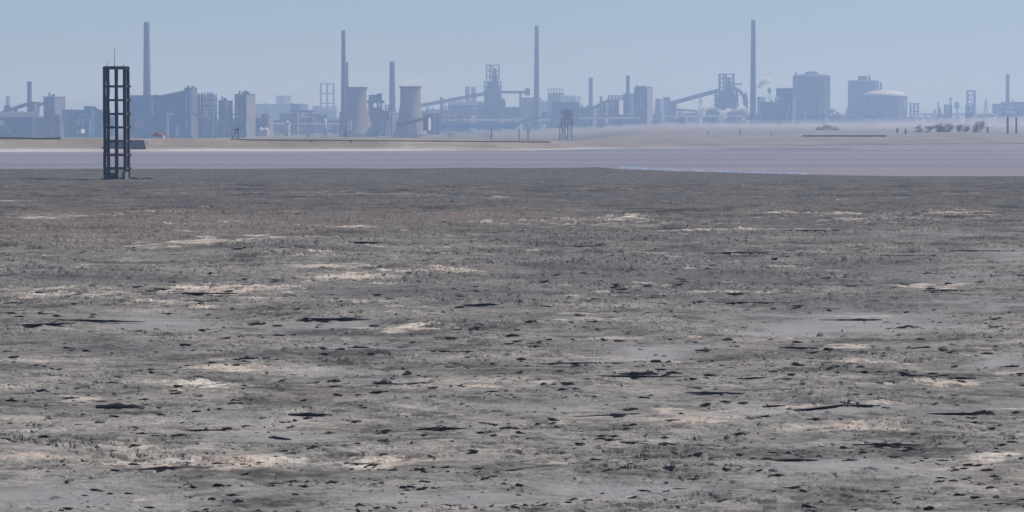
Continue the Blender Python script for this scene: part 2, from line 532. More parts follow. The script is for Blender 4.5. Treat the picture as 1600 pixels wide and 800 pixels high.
# upturned crust flakes: the largest ones each an object, the crumbs one mass
def flake_data(rng, ledge=False):
    """a broken slab of crust whose near edge curls up: vertices, faces for a unit slab"""
    k = rng.randint(22, 28) if ledge else rng.randint(9, 13)
    ang = sorted((i + rng.uniform(-0.3, 0.3)) * 2 * math.pi / k for i in range(k))
    asp = rng.uniform(0.16, 0.30) if ledge else rng.uniform(0.35, 0.75)
    ring = [(math.cos(a) * rng.uniform(0.55, 1.25), math.sin(a) * asp * rng.uniform(0.5, 1.3)) for a in ang]
    lift = 0.33 * rng.uniform(0.8, 1.2)
    th = rng.uniform(0.03, 0.07)
    tw = rng.uniform(-0.10, 0.10)
    def zz(x, y):
        t = min(1.3, max(0.0, (asp - y) / (2 * asp)))
        return lift * t ** 1.6 + tw * x * t - 0.03
    v = []
    for sc, up in ((1.0, th), (0.55, th * 1.2)):
        for x, y in ring:
            v.append((x * sc, y * sc, zz(x * sc, y * sc) + up + rng.uniform(-0.012, 0.012)))
    v.append((0, 0, zz(0, 0) + th * 1.3))
    for x, y in ring:
        v.append((x * 0.96, y * 0.96, zz(x, y) - th * 0.2))
    v.append((0, 0, zz(0, 0) - th * 0.4))
    f = []
    c0, u0, uc = 2 * k, 2 * k + 1, 3 * k + 1
    for i in range(k):
        j = (i + 1) % k
        f.append((i, j, k + j, k + i))
        f.append((k + i, k + j, c0))
        f.append((j, i, u0 + i, u0 + j))
        f.append((u0 + j, u0 + i, uc))
    return v, f

def lump_data(rng):
    """an angular clod"""
    k = 6
    v = [(0, 0, rng.uniform(0.28, 0.5))]
    for r, z in ((0.62, 0.26), (1.0, -0.06)):
        o = rng.uniform(0, 1)
        for i in range(k):
            a = (i + o + rng.uniform(-.25, .25)) * 2 * math.pi / k
            q = r * rng.uniform(0.7, 1.25)
            v.append((math.cos(a) * q, math.sin(a) * q * 0.8, z * rng.uniform(0.6, 1.3) if z > 0 else z))
    f = []
    for i in range(k):
        j = (i + 1) % k
        f.append((0, 1 + i, 1 + j))
        f.append((1 + i, 1 + k + i, 1 + k + j, 1 + j))
    return v, f

def crust_material(name, lo, hi, pale):
    m, nt, b = new_mat(name)
    p = pos_vec(nt)
    n1 = noise_node(nt, 1.1, 5, 0.6, p)
    n2 = noise_node(nt, 12.0, 3, 0.6, p)
    r1 = ramp(nt, n1.outputs[0], [(0.3, lo), (0.6, hi), (0.78, pale)])
    r2 = ramp(nt, n2.outputs[0], [(0.3, (0.7, 0.7, 0.7)), (0.65, (1.05, 1.05, 1.05))])
    nt.links.new(mixc(nt, 0.8, r1.outputs[0], r2.outputs[0], 'MULTIPLY'), b.inputs["Base Color"])
    b.inputs["Roughness"].default_value = 0.92
    b.inputs["Specular IOR Level"].default_value = 0.15
    return m

crust_mats = [crust_material('grey_crust', (0.10, 0.10, 0.10), (0.165, 0.163, 0.163), (0.24, 0.23, 0.22)),
              crust_material('pale_crust', (0.13, 0.125, 0.12), (0.22, 0.20, 0.19), (0.38, 0.34, 0.31))]
var = [flake_data(R) for _ in range(16)] + [flake_data(R, True) for _ in range(10)]
flake_me = []
for i, (v, f) in enumerate(var):
    me = bpy.data.meshes.new("crust_flake")
    me.from_pydata(v, [], f); me.update()
    me.materials.append(crust_mats[1 if i % 4 == 3 else 0])
    flake_me.append(me)
lumps = [lump_data(R) for _ in range(10)]

# hand-placed large breaks seen in the photograph: px, py, width in px
BIG = [(875,609,46),(1215,640,46),(437,689,44),(232,747,42),(178,746,20),(390,560,34),(425,489,34),(960,569,34),
       (690,678,36),(760,671,34),(797,677,30),(1215,751,30),(1240,776,34),(1332,727,28),(1565,796,46),(1420,514,50),
       (1340,501,40),(1528,394,70),(1235,392,30),(1275,556,30),(600,601,36),(480,502,60),(545,503,34),(262,493,24),
       (310,480,22),(120,478,30),(60,463,30),(300,462,60),(350,464,50),(20,478,36),(70,512,50),(400,509,30),
       (265,455,60),(1270,438,30),(1320,575,60),(1430,592,60),(1500,596,50),(1440,548,46),(1410,589,40),
       (147,699,14),(177,698,13),(75,704,16),(280,684,26),(240,685,20),(310,676,16),(590,615,44),(520,598,26),
       (1010,772,26),(1065,768,24),(1160,797,24),(1085,758,20),(1250,793,26),(1380,777,30),(1360,742,26),
       (1530,768,24),(1545,745,20),(1350,716,20),(440,665,14),(620,690,16),(590,682,16),(545,662,16),(567,646,14),
       (830,540,44),(1250,546,50),(1560,515,30),(1500,620,40),(1540,650,34),(1350,640,60),(850,446,20),(740,520,40),
       (700,530,40),(770,515,30),(800,530,30),(830,510,24),(640,545,40),(580,560,36),(560,545,30),(1000,590,60),
       (1040,592,50),(1180,598,40),(940,520,40),(900,515,30),(1100,550,30),(985,645,24),(1105,639,26),(1055,666,30),
       (905,687,20),(1010,690,24),(880,618,20),(340,735,24),(95,730,20),(1235,600,36),(1255,616,24),(1580,576,30),
       (1090,476,24),(975,460,30),(1420,455,20),(1530,445,16),(1150,465,30),(870,470,30)]
spots = []
LEDGE = [(1290,641,190),(300,463,150),(540,503,130),(1435,515,110),(1530,394,130),(60,513,120),(1000,592,160),(1450,594,150),(620,601,120),
         (150,505,140),(880,570,120),(1330,501,100),(250,745,110),(700,677,140),(1180,478,120),(760,482,110),(420,392,120),(1150,398,140),(1400,404,120),
         (560,385,110),(900,388,90),(1250,365,140),(330,420,130),(1020,471,120),(1480,462,110),(690,552,130),(1330,575,120),(1120,620,100),(480,655,90),(1500,652,110),
         (820,742,120),(1390,708,110),(1010,702,130),(180,640,90),(330,676,90),(950,655,110),(1250,726,100),(560,733,90)]
for px, py, w in LEDGE:
    spots.append((px, py, w * R.uniform(0.8, 1.0), True))
for px, py, w in BIG:
    spots.append((px, py, w * R.uniform(0.9, 1.1), True))
    for _ in range(3):      # crumbs that trail off a break
        spots.append((px + R.gauss(0, w * 0.7), py + R.gauss(0, 4), w * R.uniform(0.12, 0.4), False))
cand = np.random.RandomState(5)
NC = 60000
c_py = 300 + 515 * cand.rand(NC) ** 0.72
c_px = cand.uniform(-60, 1660, NC)
c_d = CAM_Z * F / (c_py - 178.0)
c_x = (c_px - 800) / F * c_d
dens = fbm(c_x / 7.0 + 2, c_d / 9.0, 3) + 0.35 * gnoise(c_x / 1.6, c_d / 1.6)
trail = np.exp(-(gnoise(c_x / 3.4 + 50, c_d / 4.4) / 0.08) ** 2)
keep = cand.rand(NC) < 0.10 + 0.5 * np.maximum(-0.15, dens) + 0.6 * trail
c_w = np.minimum(16, 2.8 * np.exp(cand.exponential(1 / 1.8, NC))) * np.clip(0.55 + 1.1 * (c_py - 300) / 250, 0.6, 1.25)
for i in np.nonzero(keep)[0]:
    if len(spots) >= 9000: break
    spots.append((float(c_px[i]), float(c_py[i]), float(c_w[i]), False))
smooth_q = mud_fields(np.array([(s[0] - 800) / F * CAM_Z * F / (s[1] - 178) for s in spots]),
                      np.array([CAM_Z * F / (s[1] - 178) for s in spots]), None,
                      np.array([CAM_Z * F / (s[1] - 178) for s in spots]))[4]
spots = [s for s, q in zip(spots, smooth_q) if s[3] or q < 0.35 or R.random() < 0.25]
spots.sort(key=lambda s: -(s[2] + (100 if s[3] else 0)))
sx = np.array([(s[0] - 800) / F * CAM_Z * F / (s[1] - 178) for s in spots])
sy = np.array([CAM_Z * F / (s[1] - 178) for s in spots])
sz, _ = mud_height(sx, sy)
cv, cf, cm = [], [], []
for i, s in enumerate(spots):
    d = sy[i]
    size = s[2] * d / F / 2.0
    yaw = R.gauss(0, 0.6) if R.random() < 0.75 else R.uniform(0, 6.28)
    if i < 290:
        k = R.randrange(16, len(flake_me)) if s[2] > 48 or (s[2] > 24 and R.random() < .5) else R.randrange(16)
        o = bpy.data.objects.new("crust_flake", flake_me[k])
        o.parent = mud
        o.location = (sx[i], sy[i], sz[i] - 0.01)
        o.rotation_euler = (R.uniform(-0.02, 0.06), R.uniform(-0.02, 0.02), yaw * (0.15 if s[2] > 48 else 0.6))
        q = R.uniform(0.8, 1.25)
        o.scale = (size, size * q, min(R.uniform(0.06, 0.13) / 0.33, size * 1.3))
        COL.objects.link(o)
    else:
        v, f = R.choice(var) if R.random() < 0.8 else R.choice(lumps)
        co, si = math.cos(yaw), math.sin(yaw)
        n = len(cv)
        hz = min(R.uniform(0.04, 0.10) / 0.33 / size, R.uniform(0.8, 2.2))
        for (x, y, z) in v:
            cv.append(((x * co - y * si) * size + sx[i], (x * si + y * co) * size + sy[i], z * size * hz + sz[i] - 0.01))
        for face in f:
            cf.append(tuple(n + q for q in face))
me = bpy.data.meshes.new("crust_crumbs")
me.from_pydata(cv, [], cf); me.update()
o = link_mesh("crust_crumbs", me, crust_mats[0], mud)
tag(o, kind="stuff")

# ------------------------------------------------------------------ far terrain, pond, hills
def u_of(X, Y):
    return (800.0 + X / np.maximum(Y, 50.0) * F) / 1600.0

def far_shore(u):
    return np.interp(u, [-1.5, 0, 0.5, 0.6, 0.75, 1.0, 2.5], [717, 717, 735, 790, 846, 905, 905])

def mud_bar(X, Y, u):
    """a thin bar of mud that breaks the water along the right half"""
    c = 772 + 5 * gnoise(X / 90, X * 0)
    return np.exp(-((Y - c) / 13.0) ** 4) * sstep(0.62, 0.72, u) * (0.4 + 0.6 * sstep(-0.3, 0.1, gnoise(X / 45 + 9, X * 0)))

def terrain(X, Y):
    X = np.asarray(X, dtype=float); Y = np.asarray(Y, dtype=float)
    u = u_of(X, Y)
    ds = far_shore(u)
    t = Y - ds
    wr = sstep(0.42, 0.66, u)
    left = -1.2 + 1.0 * sstep(-30, 0, t) + 2.85 * sstep(-1, 24, t) - 2.7 * sstep(42, 130, t) - 13.5 * sstep(60, 900, t)
    right = -1.2 + 1.0 * sstep(-30, 0, t) + 0.28 * sstep(0, 60, t) + 0.1 * sstep(60, 400, t) - 3.4 * sstep(500, 2800, t)
    z = left * (1 - wr) + right * wr
    z = z + mud_bar(X, Y, u) * (-0.13 - z)
    er = sstep(0, 12, t) * (1 - 0.6 * sstep(30, 60, t))
    z = z + er * (0.16 * fbm(X / 7, Y / 9, 3) + 0.10 * gnoise(X / 2.2, Y / 14))
    return z + sstep(1200, 2200, Y) * 0.8 * fbm(X / 160, Y / 200, 3)

def tz(x, y):
    return float(terrain(np.array([x]), np.array([y]))[0])

dr = np.concatenate([np.arange(420, 700, 40), np.arange(700, 1000, 2.5), np.geomspace(1000, 11800, 120)])
uc = np.concatenate([np.arange(-2.6, -0.05, 0.06), np.arange(-0.05, 1.05, 0.0022), np.arange(1.05, 3.6, 0.06)])
YY = np.repeat(dr[:, None], len(uc), axis=1)
XX = (uc[None, :] * 1600 - 800) / F * YY
ZZ = terrain(XX, YY)
sand = 1 - sstep(60, 420, (YY - far_shore(u_of(XX, YY))) * (1 - 0.82 * sstep(0.5, 0.65, u_of(XX, YY))))
tt = YY - far_shore(u_of(XX, YY)) + 2.0 * fbm(XX / 30, YY / 30, 2)
salt = sstep(0.8, 0.7, u_of(XX, YY)) * sstep(-4, 1, tt) * sstep(8, 4, tt) * sstep(-0.35, 0.1, fbm(XX / 60, YY / 400, 2))
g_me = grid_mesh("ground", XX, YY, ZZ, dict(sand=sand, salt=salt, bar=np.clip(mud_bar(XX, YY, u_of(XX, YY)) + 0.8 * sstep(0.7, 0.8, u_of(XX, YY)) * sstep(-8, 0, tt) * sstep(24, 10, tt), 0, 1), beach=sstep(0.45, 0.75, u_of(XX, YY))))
m, nt, b = new_mat("dry_plain")
p = pos_vec(nt, (1, 0.5, 1))
n1 = noise_node(nt, 0.05, 6, 0.6, p)
n2 = noise_node(nt, 0.012, 5, 0.6, p)
plain = ramp(nt, n2.outputs[0], [(0.35, (0.105, 0.10, 0.075)), (0.55, (0.16, 0.145, 0.11)), (0.7, (0.23, 0.20, 0.16))])
sandc = ramp(nt, n1.outputs[0], [(0.3, (0.17, 0.142, 0.115)), (0.5, (0.225, 0.195, 0.162)), (0.68, (0.29, 0.26, 0.22))])
c = mixc(nt, attr(nt, "sand"), plain.outputs[0], sandc.outputs[0])
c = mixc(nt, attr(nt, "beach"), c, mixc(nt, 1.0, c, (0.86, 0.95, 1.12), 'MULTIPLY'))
c = mixc(nt, attr(nt, "bar"), c, (0.085, 0.08, 0.09))
c = mixc(nt, attr(nt, "salt"), c, (0.42, 0.41, 0.41))
nt.links.new(c, b.inputs["Base Color"])
b.inputs["Roughness"].default_value = 0.95
b.inputs["Specular IOR Level"].default_value = 0.1
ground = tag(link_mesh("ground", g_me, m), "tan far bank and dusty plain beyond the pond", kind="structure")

# pond
wr_ = np.arange(400, 1001, 60)
uc2 = np.linspace(-2.4, 3.4, 30)
YY = np.repeat(wr_[:, None], len(uc2), axis=1).astype(float)
XX = (uc2[None, :] * 1600 - 800) / F * YY
w_me = grid_mesh("pond_water", XX, YY, np.full_like(XX, -0.20))
m, nt, b = new_mat("turbid_water")
p = pos_vec(nt, (0.0022, 0.022, 1))
nb = noise_node(nt, 1.0, 6, 0.65, p)
colr = ramp(nt, nb.outputs[0], [(0.36, (0.16, 0.142, 0.15)), (0.5, (0.215, 0.18, 0.183)), (0.60, (0.26, 0.21, 0.205))])
nt.links.new(colr.outputs[0], b.inputs["Base Color"])
rgh = ramp(nt, nb.outputs[0], [(0.35, (0.30, 0.30, 0.30)), (0.65, (0.48, 0.48, 0.48))])
nt.links.new(rgh.outputs[0], b.inputs["Roughness"])
b.inputs["IOR"].default_value = 1.33
bp = nt.nodes.new("ShaderNodeBump"); bp.inputs["Strength"].default_value = 0.7; bp.inputs["Distance"].default_value = 0.12
wv = noise_node(nt, 0.9, 3, 0.6, pos_vec(nt, (0.6, 1, 1)))
nt.links.new(wv.outputs[0], bp.inputs["Height"]); nt.links.new(bp.outputs[0], b.inputs["Normal"])
pond = tag(link_mesh("pond_water", w_me, m), "lavender grey shallow pond between mud and far bank", kind="structure")

# hills far behind the works
hr = np.linspace(9300, 11300, 14)
uh = np.arange(-2.0, 3.0, 0.012)
YY = np.repeat(hr[:, None], len(uh), axis=1)
XX = (uh[None, :] * 1600 - 800) / F * YY
prof = sstep(9300, 10800, YY)
ridge = 40 + 45 * fbm(uh * 2.2 + 5, uh * 0 + 3.3, 5) + 38 * sstep(0.82, 1.02, uh) + 14 * sstep(0.42, 0.1, uh)
ZZ = -8 + prof * np.clip(ridge, 20, 125)[None, :] * (1 + 0.12 * fbm(XX / 500, YY / 500, 3))
m, nt, b = new_mat("far_hills")
n1 = noise_node(nt, 0.004, 6, 0.6, pos_vec(nt))
c = ramp(nt, n1.outputs[0], [(0.35, (0.10, 0.09, 0.075)), (0.65, (0.17, 0.15, 0.125))])
nt.links.new(c.outputs[0], b.inputs["Base Color"]); b.inputs["Roughness"].default_value = 1.0
tag(link_mesh("hills", grid_mesh("hills", XX, YY, ZZ), m), "faint low mountains behind the works", kind="structure")

# haze
mb = MB(); mb.box((0, 5850, 62.7), (27000, 12100, 156.6))
m = bpy.data.materials.new("haze_air"); m.use_nodes = True
nt = m.node_tree; nt.nodes.clear()
out = nt.nodes.new("ShaderNodeOutputMaterial")
pv = nt.nodes.new("ShaderNodeVolumePrincipled")
pv.inputs["Color"].default_value = (0.44, 0.63, 1.0, 1)
pv.inputs["Absorption Color"].default_value = (0.62, 0.62, 0.62, 1)
pv.inputs["Density"].default_value = 2.9e-4
pv.inputs["Anisotropy"].default_value = 0.15
nt.links.new(pv.outputs[0], out.inputs["Volume"])
tag(mb.build("haze", m), "thin blue dusty haze over the whole plain", kind="stuff")

# dust blowing low over the plain
bm_v = []
nu, nv = 64, 20
for j in range(nv + 1):
    ph = math.pi * (j / nv - 0.5)
    for i in range(nu):
        th = 2 * math.pi * i / nu
        k = 1 + 0.16 * float(gnoise(np.array([math.cos(th) * 2 + 3]), np.array([math.sin(th) * 2 + ph]))[0])
        bm_v.append((800 + 800 * math.cos(ph) * math.cos(th) * k, 1900 + 1080 * math.cos(ph) * math.sin(th) * k, max(-14.8, -3 + 13.5 * math.sin(ph) * k)))
dmb = MB(); dmb.v = bm_v
for j in range(nv):
    for i in range(nu):
        dmb.f.append((j * nu + i, j * nu + (i + 1) % nu, (j + 1) * nu + (i + 1) % nu, (j + 1) * nu + i))
m = bpy.data.materials.new("blowing_dust"); m.use_nodes = True
nt = m.node_tree; nt.nodes.clear()
out = nt.nodes.new("ShaderNodeOutputMaterial")
pv = nt.nodes.new("ShaderNodeVolumePrincipled")
pv.inputs["Color"].default_value = (0.92, 0.88, 0.90, 1)
pv.inputs["Density"].default_value = 6.0e-4
nt.links.new(pv.outputs[0], out.inputs["Volume"])
tag(dmb.build("dust", m), "pale low veil of dust over the right-hand plain", kind="stuff")

# ------------------------------------------------------------------ lattice decant tower on the mud
def decant_tower():
    D = gdist(281.0)
    base = at(182.5, 281.0, D)
    base.z = 0.0
    k = D / F
    t = thing("decant_tower", "black octagonal concrete lattice tower with thin mast standing on the mud", "tower", base)
    Rr = 18.2 * k
    top_z = at(182, 104, D).z
    ang = [math.radians(8.8 + 45 * i) for i in range(8)]
    rowz = [at(182, r, D).z for r in (106.0, 135, 156.5, 178, 199, 220.5, 242, 263)]
    cw = 0.36; rzc = -0.08
    for i, a in enumerate(ang):
        x, y = base.x + Rr * math.cos(a), base.y + Rr * math.sin(a)
        mb = MB()
        n = 8
        for j in range(n):          # cast in lifts: each a little out of true with the last
            z0, z1 = -0.3 + (top_z + 0.3) * j / n, -0.3 + (top_z + 0.3) * (j + 1) / n
            ox, oy = R.uniform(-.02, .02), R.uniform(-.02, .02)
            mb.box((x + ox, y + oy, (z0 + z1) / 2), (cw + R.uniform(-.02, .03), cw * 0.95, z1 - z0 - 0.004), rzc)
        col = mb.build("column", M['tar'], t)
        # paler plate: sunlight on the right face put into its colour
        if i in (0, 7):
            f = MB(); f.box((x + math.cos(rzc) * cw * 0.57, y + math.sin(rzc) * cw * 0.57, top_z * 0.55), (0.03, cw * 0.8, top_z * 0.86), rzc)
            f.build("sunlit_face", M['tarlight'], col)
    for zi, z in enumerate(rowz):
        for i in range(8):
            a0, a1 = ang[i], ang[(i + 1) % 8]
            p0 = Vector((base.x + Rr * math.cos(a0), base.y + Rr * math.sin(a0), z))
            p1 = Vector((base.x + Rr * math.cos(a1), base.y + Rr * math.sin(a1), z))
            d = (p1 - p0).normalized() * (cw * 0.45)
            MB().bar(p0 + d, p1 - d, 0.26, 0.42 if zi == 0 else 0.30).build("ring_beam", M['tar'], t)
            if zi > 0 and i in (7, 0, 1):
                a = a0
                MB().box((p0.x + math.cos(a) * 0.30, p0.y + math.sin(a) * 0.30, z), (0.22, 0.30, 0.26), a).build("bracket", M['tarlight'], t)  # beam ends on the sunny side coloured paler, as if lit
    # boards that close the lowest bay on the shaded side, and the pale footing
    for i in (2, 3, 4, 5, 6):
        a0, a1 = ang[i], ang[(i + 1) % 8]
        p0 = Vector((base.x + Rr * math.cos(a0), base.y + Rr * math.sin(a0), 0))
        p1 = Vector((base.x + Rr * math.cos(a1), base.y + Rr * math.sin(a1), 0))
        d = (p1 - p0).normalized() * (cw * 0.52)
        for q in range(3 if i in (3, 4, 5) else 1):
            h = 0.30
            MB().bar(p0 + d + Vector((0, 0, 0.16 + q * 0.34)), p1 - d + Vector((0, 0, 0.16 + q * 0.34 + R.uniform(-.04, .06))), 0.08, h).build("closure_board", M['tar'], t)
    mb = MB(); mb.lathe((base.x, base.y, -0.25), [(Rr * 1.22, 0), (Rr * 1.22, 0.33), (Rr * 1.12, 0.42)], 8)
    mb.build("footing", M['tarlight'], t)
    a = ang[7]
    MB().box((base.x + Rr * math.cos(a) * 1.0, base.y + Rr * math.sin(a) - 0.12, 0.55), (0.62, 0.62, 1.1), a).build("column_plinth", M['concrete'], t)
    mast = MB(); mast.tube([(base.x, base.y - Rr * 0.9, top_z - 0.1), (base.x, base.y - Rr * 0.9, top_z + 1.4), (base.x, base.y - Rr * .9, at(182, 74, D).z)], [0.045, 0.035, 0.02], 6)
    mast.build("mast", M['steel'], t)
    hx = at(168.5, 100, D).x
    hk = MB(); hk.tube([(hx, base.y - 0.6, top_z - 0.1), (hx, base.y - 0.6, top_z + 0.6), (hx + 0.35, base.y - 0.6, top_z + 0.64)], 0.035, 6)
    hk.build("hook_pole", M['steel'], t)
    hx = at(194, 100, D).x
    hk = MB(); hk.tube([(hx, base.y - 0.9, top_z), (hx, base.y - 0.9, top_z + 0.25)], 0.05, 6); hk.build("bolt_stub", M['steel'], t)
    # broken slabs round the foot
    for dx, w in ((-1.9, .5), (-1.55, .35), (2.15, .5), (2.5, .3), (2.8, .45), (3.2, .35), (3.7, .4), (4.3, .45), (4.9, .3)):
        o = bpy.data.objects.new("crust_flake", R.choice(flake_me))
        o.parent = mud
        yy = base.y - 0.5 + R.uniform(-1, 1)
        o.location = (base.x + dx, yy, float(mud_height(np.array([base.x + dx]), np.array([yy]))[0][0]))
        o.scale = (w, w, w * 1.1)
        COL.objects.link(o)
decant_tower()

# ------------------------------------------------------------------ works: builders
def base_of(px, D):
    p = at(px, 200, D)
    p.z = tz(p.x, p.y) - 0.4
    return p

def chimney(px, w_top, w_bot, y_top, D, label, mat='chimney', rings=3, seg=24, platform=True):
    b = base_of(px, D)
    H = at(px, y_top, D).z - b.z
    r0, r1 = S(w_bot, D) / 2, S(w_top, D) / 2
    t = thing("chimney", label, "chimney", b, "tall chimneys of the works" if H > 90 else "lesser stacks of the works")
    th = 0.12 * r1
    mb = MB()
    mb.lathe(b, [(r0 * 1.06, 0), (r0, H * 0.02)] + [(r0 + (r1 - r0) * q, H * q) for q in (0.15, 0.3, 0.5, 0.7, 0.9)] + [(r1, H), (r1 - th, H), (r1 - th, H - r1 * 3)], seg, True, False)
    mb.build("shaft", M[mat], t, True)
    for k in range(rings):
        q = 1 - 0.02 - k * (0.30 / max(rings, 1)) if platform else (k + 1) / (rings + 1)
        rr = r0 + (r1 - r0) * q
        m2 = MB(); m2.lathe(b, [(rr * 1.0, H * q - 0.6), (rr + 0.45, H * q - 0.5), (rr + 0.45, H * q + 0.3), (rr, H * q + 0.4)], seg, False, False)
        m2.build("ring_band", M['steel'], t)
    if platform and r1 > 1.6:
        q = 0.94
        rr = r0 + (r1 - r0) * q
        g = MB(); g.lathe(b, [(rr, H * q - 0.3), (rr + 1.0, H * q - 0.2), (rr + 1.0, H * q), (rr, H * q)], seg, False, False)
        pl = g.build("gallery_platform", M['steel'], t)
        h = MB()
        for i in range(12):
            a = i * math.pi / 6
            h.bar((b.x + math.cos(a) * (rr + .95), b.y + math.sin(a) * (rr + .95), b.z + H * q), (b.x + math.cos(a) * (rr + .95), b.y + math.sin(a) * (rr + .95), b.z + H * q + 1.2), 0.12)
        h.lathe((b.x, b.y, b.z + H * q + 1.1), [(rr + 0.92, 0), (rr + 1.0, 0), (rr + 1.0, 0.12), (rr + 0.92, 0.12)], seg, False, False)
        h.build("railing", M['steel'], pl)
    m3 = MB()
    a = -1.2
    m3.bar((b.x + math.cos(a) * (r0 + .15), b.y + math.sin(a) * (r0 + .15), b.z + 2), (b.x + math.cos(a) * (r1 + .2), b.y + math.sin(a) * (r1 + .2), b.z + H * 0.98), 0.5, 0.2)
    m3.build("ladder", M['steel'], t)
    return t

def block(name, label, cat, x0, x1, y_top, D, split=None, mat='grey', side_mat=None, depth=None, yaw=0.45, y_bot=None,
          bands=0, ribs=0, vents=0, parapet=True, pitched=False, windows=None, group=None, stripe=None, door=True):
    """an industrial block seen between px columns x0..x1; split: column of its near right corner"""
    cx = (x0 + x1) / 2
    b = base_of(cx, D)
    top = at(cx, y_top, D).z
    if y_bot is not None:
        b.z = at(cx, y_bot, D).z
    H = top - b.z
    if split is None:
        w = S(x1 - x0, D); dp = depth or w * 0.6; rz = 0.0
        c = Vector((b.x, b.y + dp / 2, b.z))
    else:
        w = S(split - x0, D) / math.cos(yaw); dp = S(x1 - split, D) / math.sin(yaw); rz = -yaw
        corner = at(split, 200, D)
        ex, ey = Vector((math.cos(rz), math.sin(rz), 0)), Vector((-math.sin(rz), math.cos(rz), 0))
        c = Vector((corner.x, corner.y, b.z)) - ex * (w / 2) + ey * (dp / 2)
    ex, ey = Vector((math.cos(rz), math.sin(rz), 0)), Vector((-math.sin(rz), math.cos(rz), 0))
    t = thing(name, label, cat, (c.x, c.y, b.z), group)
    wall = MB(); wall.box((c.x, c.y, b.z + H / 2), (w, dp, H), rz)
    wall = wall.build("wall", M[mat], t)
    if side_mat:  # lighter tone on the right face: sunlight put into its colour
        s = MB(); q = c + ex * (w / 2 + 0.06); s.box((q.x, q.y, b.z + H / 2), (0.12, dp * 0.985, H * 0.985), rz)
        s.build("sunlit_side", M[side_mat], t)
    rf = MB()
    if pitched:
        hh = min(w, dp) * 0.16
        A = [c - ex * (w / 2 + .5) - ey * (dp / 2 + .5), c + ex * (w / 2 + .5) - ey * (dp / 2 + .5), c + ex * (w / 2 + .5) + ey * (dp / 2 + .5), c - ex * (w / 2 + .5) + ey * (dp / 2 + .5)]
        z = top + 0.02
        v0 = len(rf.v)
        for p in A: rf.v.append((p.x, p.y, z))
        for p in (c - ex * (w / 2 + .5), c + ex * (w / 2 + .5)): rf.v.append((p.x, p.y, z + hh))
        rf.f += [(0, 1, 5, 4), (2, 3, 4, 5), (0, 4, 3), (1, 2, 5), (3, 2, 1, 0)]
    else:
        rf.box((c.x, c.y, top + 0.35), (w + 0.8, dp + 0.8, 0.66), rz)
    roof = rf.build("roof", M['steel' if parapet else mat], t)
    for i in range(vents):
        q = c + ex * (w * ((i + 0.6) / (vents + 0.2) - 0.5)) + ey * (dp * R.uniform(-.3, .1))
        hv = R.uniform(1.6, 4.2)
        v = MB()
        if i % 2 == 0:
            v.lathe((q.x, q.y, top + 0.7), [(0.9, 0), (0.9, hv * .7), (1.4, hv * .75), (0.4, hv)], 10)
        else:
            v.box((q.x, q.y, top + 0.7 + hv * .3), (2.6, 2.2, hv * .6), rz)
        v.build("roof_vent", M['steel'], roof)
    front = -ey
    for k in range(bands):
        z = b.z + H * (k + 0.7) / (bands + 0.4)
        n = max(3, int(w / 7))
        for j in range(n):
            q = c + front * (dp / 2 + 0.05) + ex * (w * ((j + 0.5) / n - 0.5))
            wd = MB(); wd.box((q.x, q.y, z), (w / n * 0.62, 0.14, min(3.2, H / (bands + 1) * 0.45)), rz)
            wd.build("window", M['glass'], wall)
    for k in range(ribs):
        q = c + front * (dp / 2 + 0.25) + ex * (w * ((k + 0.5) / ribs - 0.5))
        r_ = MB(); r_.box((q.x, q.y, b.z + H / 2), (0.7, 0.5, H * 0.98), rz); r_.build("pilaster", M[mat], t)
    if stripe:
        for fx, ww, z0, z1, mm in stripe:
            q = c + front * (dp / 2 + 0.12) + ex * (w * (fx - 0.5))
            s = MB(); s.box((q.x, q.y, b.z + H * (z0 + z1) / 2), (w * ww, 0.24, H * (z1 - z0)), rz)
            s.build("cladding_panel", M[mm], t)
    if H > 9 and S(x1 - x0, D) > 8:
        for k in range(R.randint(2, 5)):       # patched sheets, downpipes and lean-to ducts
            fx = R.uniform(0.08, 0.92); z0 = R.uniform(0.05, 0.6)
            q = c + front * (dp / 2 + 0.16 + 0.01 * k) + ex * (w * (fx - 0.5))
            ww = min(w * R.uniform(0.05, 0.18), w * 2 * min(fx, 1 - fx)); hh = H * R.uniform(0.12, 0.38)
            s = MB(); s.box((q.x, q.y, b.z + H * z0 + hh / 2), (ww, 0.3, hh), rz)
            s.build("cladding_panel", M[R.choice(['pale', 'pale', 'grey', 'dark', 'white', 'blue', 'concrete', 'brown'])], t)
        for k in range(R.randint(1, 3)):
            q = c + front * (dp / 2 + 0.6) + ex * (w * (R.uniform(0.1, 0.9) - 0.5))
            MB().tube([(q.x, q.y, b.z), (q.x, q.y, b.z + H * R.uniform(.6, 1.1))], R.uniform(.3, .7), 7).build("duct", M[R.choice(['steel', 'pale', 'dark'])], t)
    if door:
        q = c + front * (dp / 2 + 0.1) + ex * (w * 0.2)
        s = MB(); s.box((q.x, q.y, b.z + min(2.6, H * .3)), (min(5, w * .2), 0.2, min(5.2, H * .6)), rz); s.build("door", M['steel'], t)
    return t

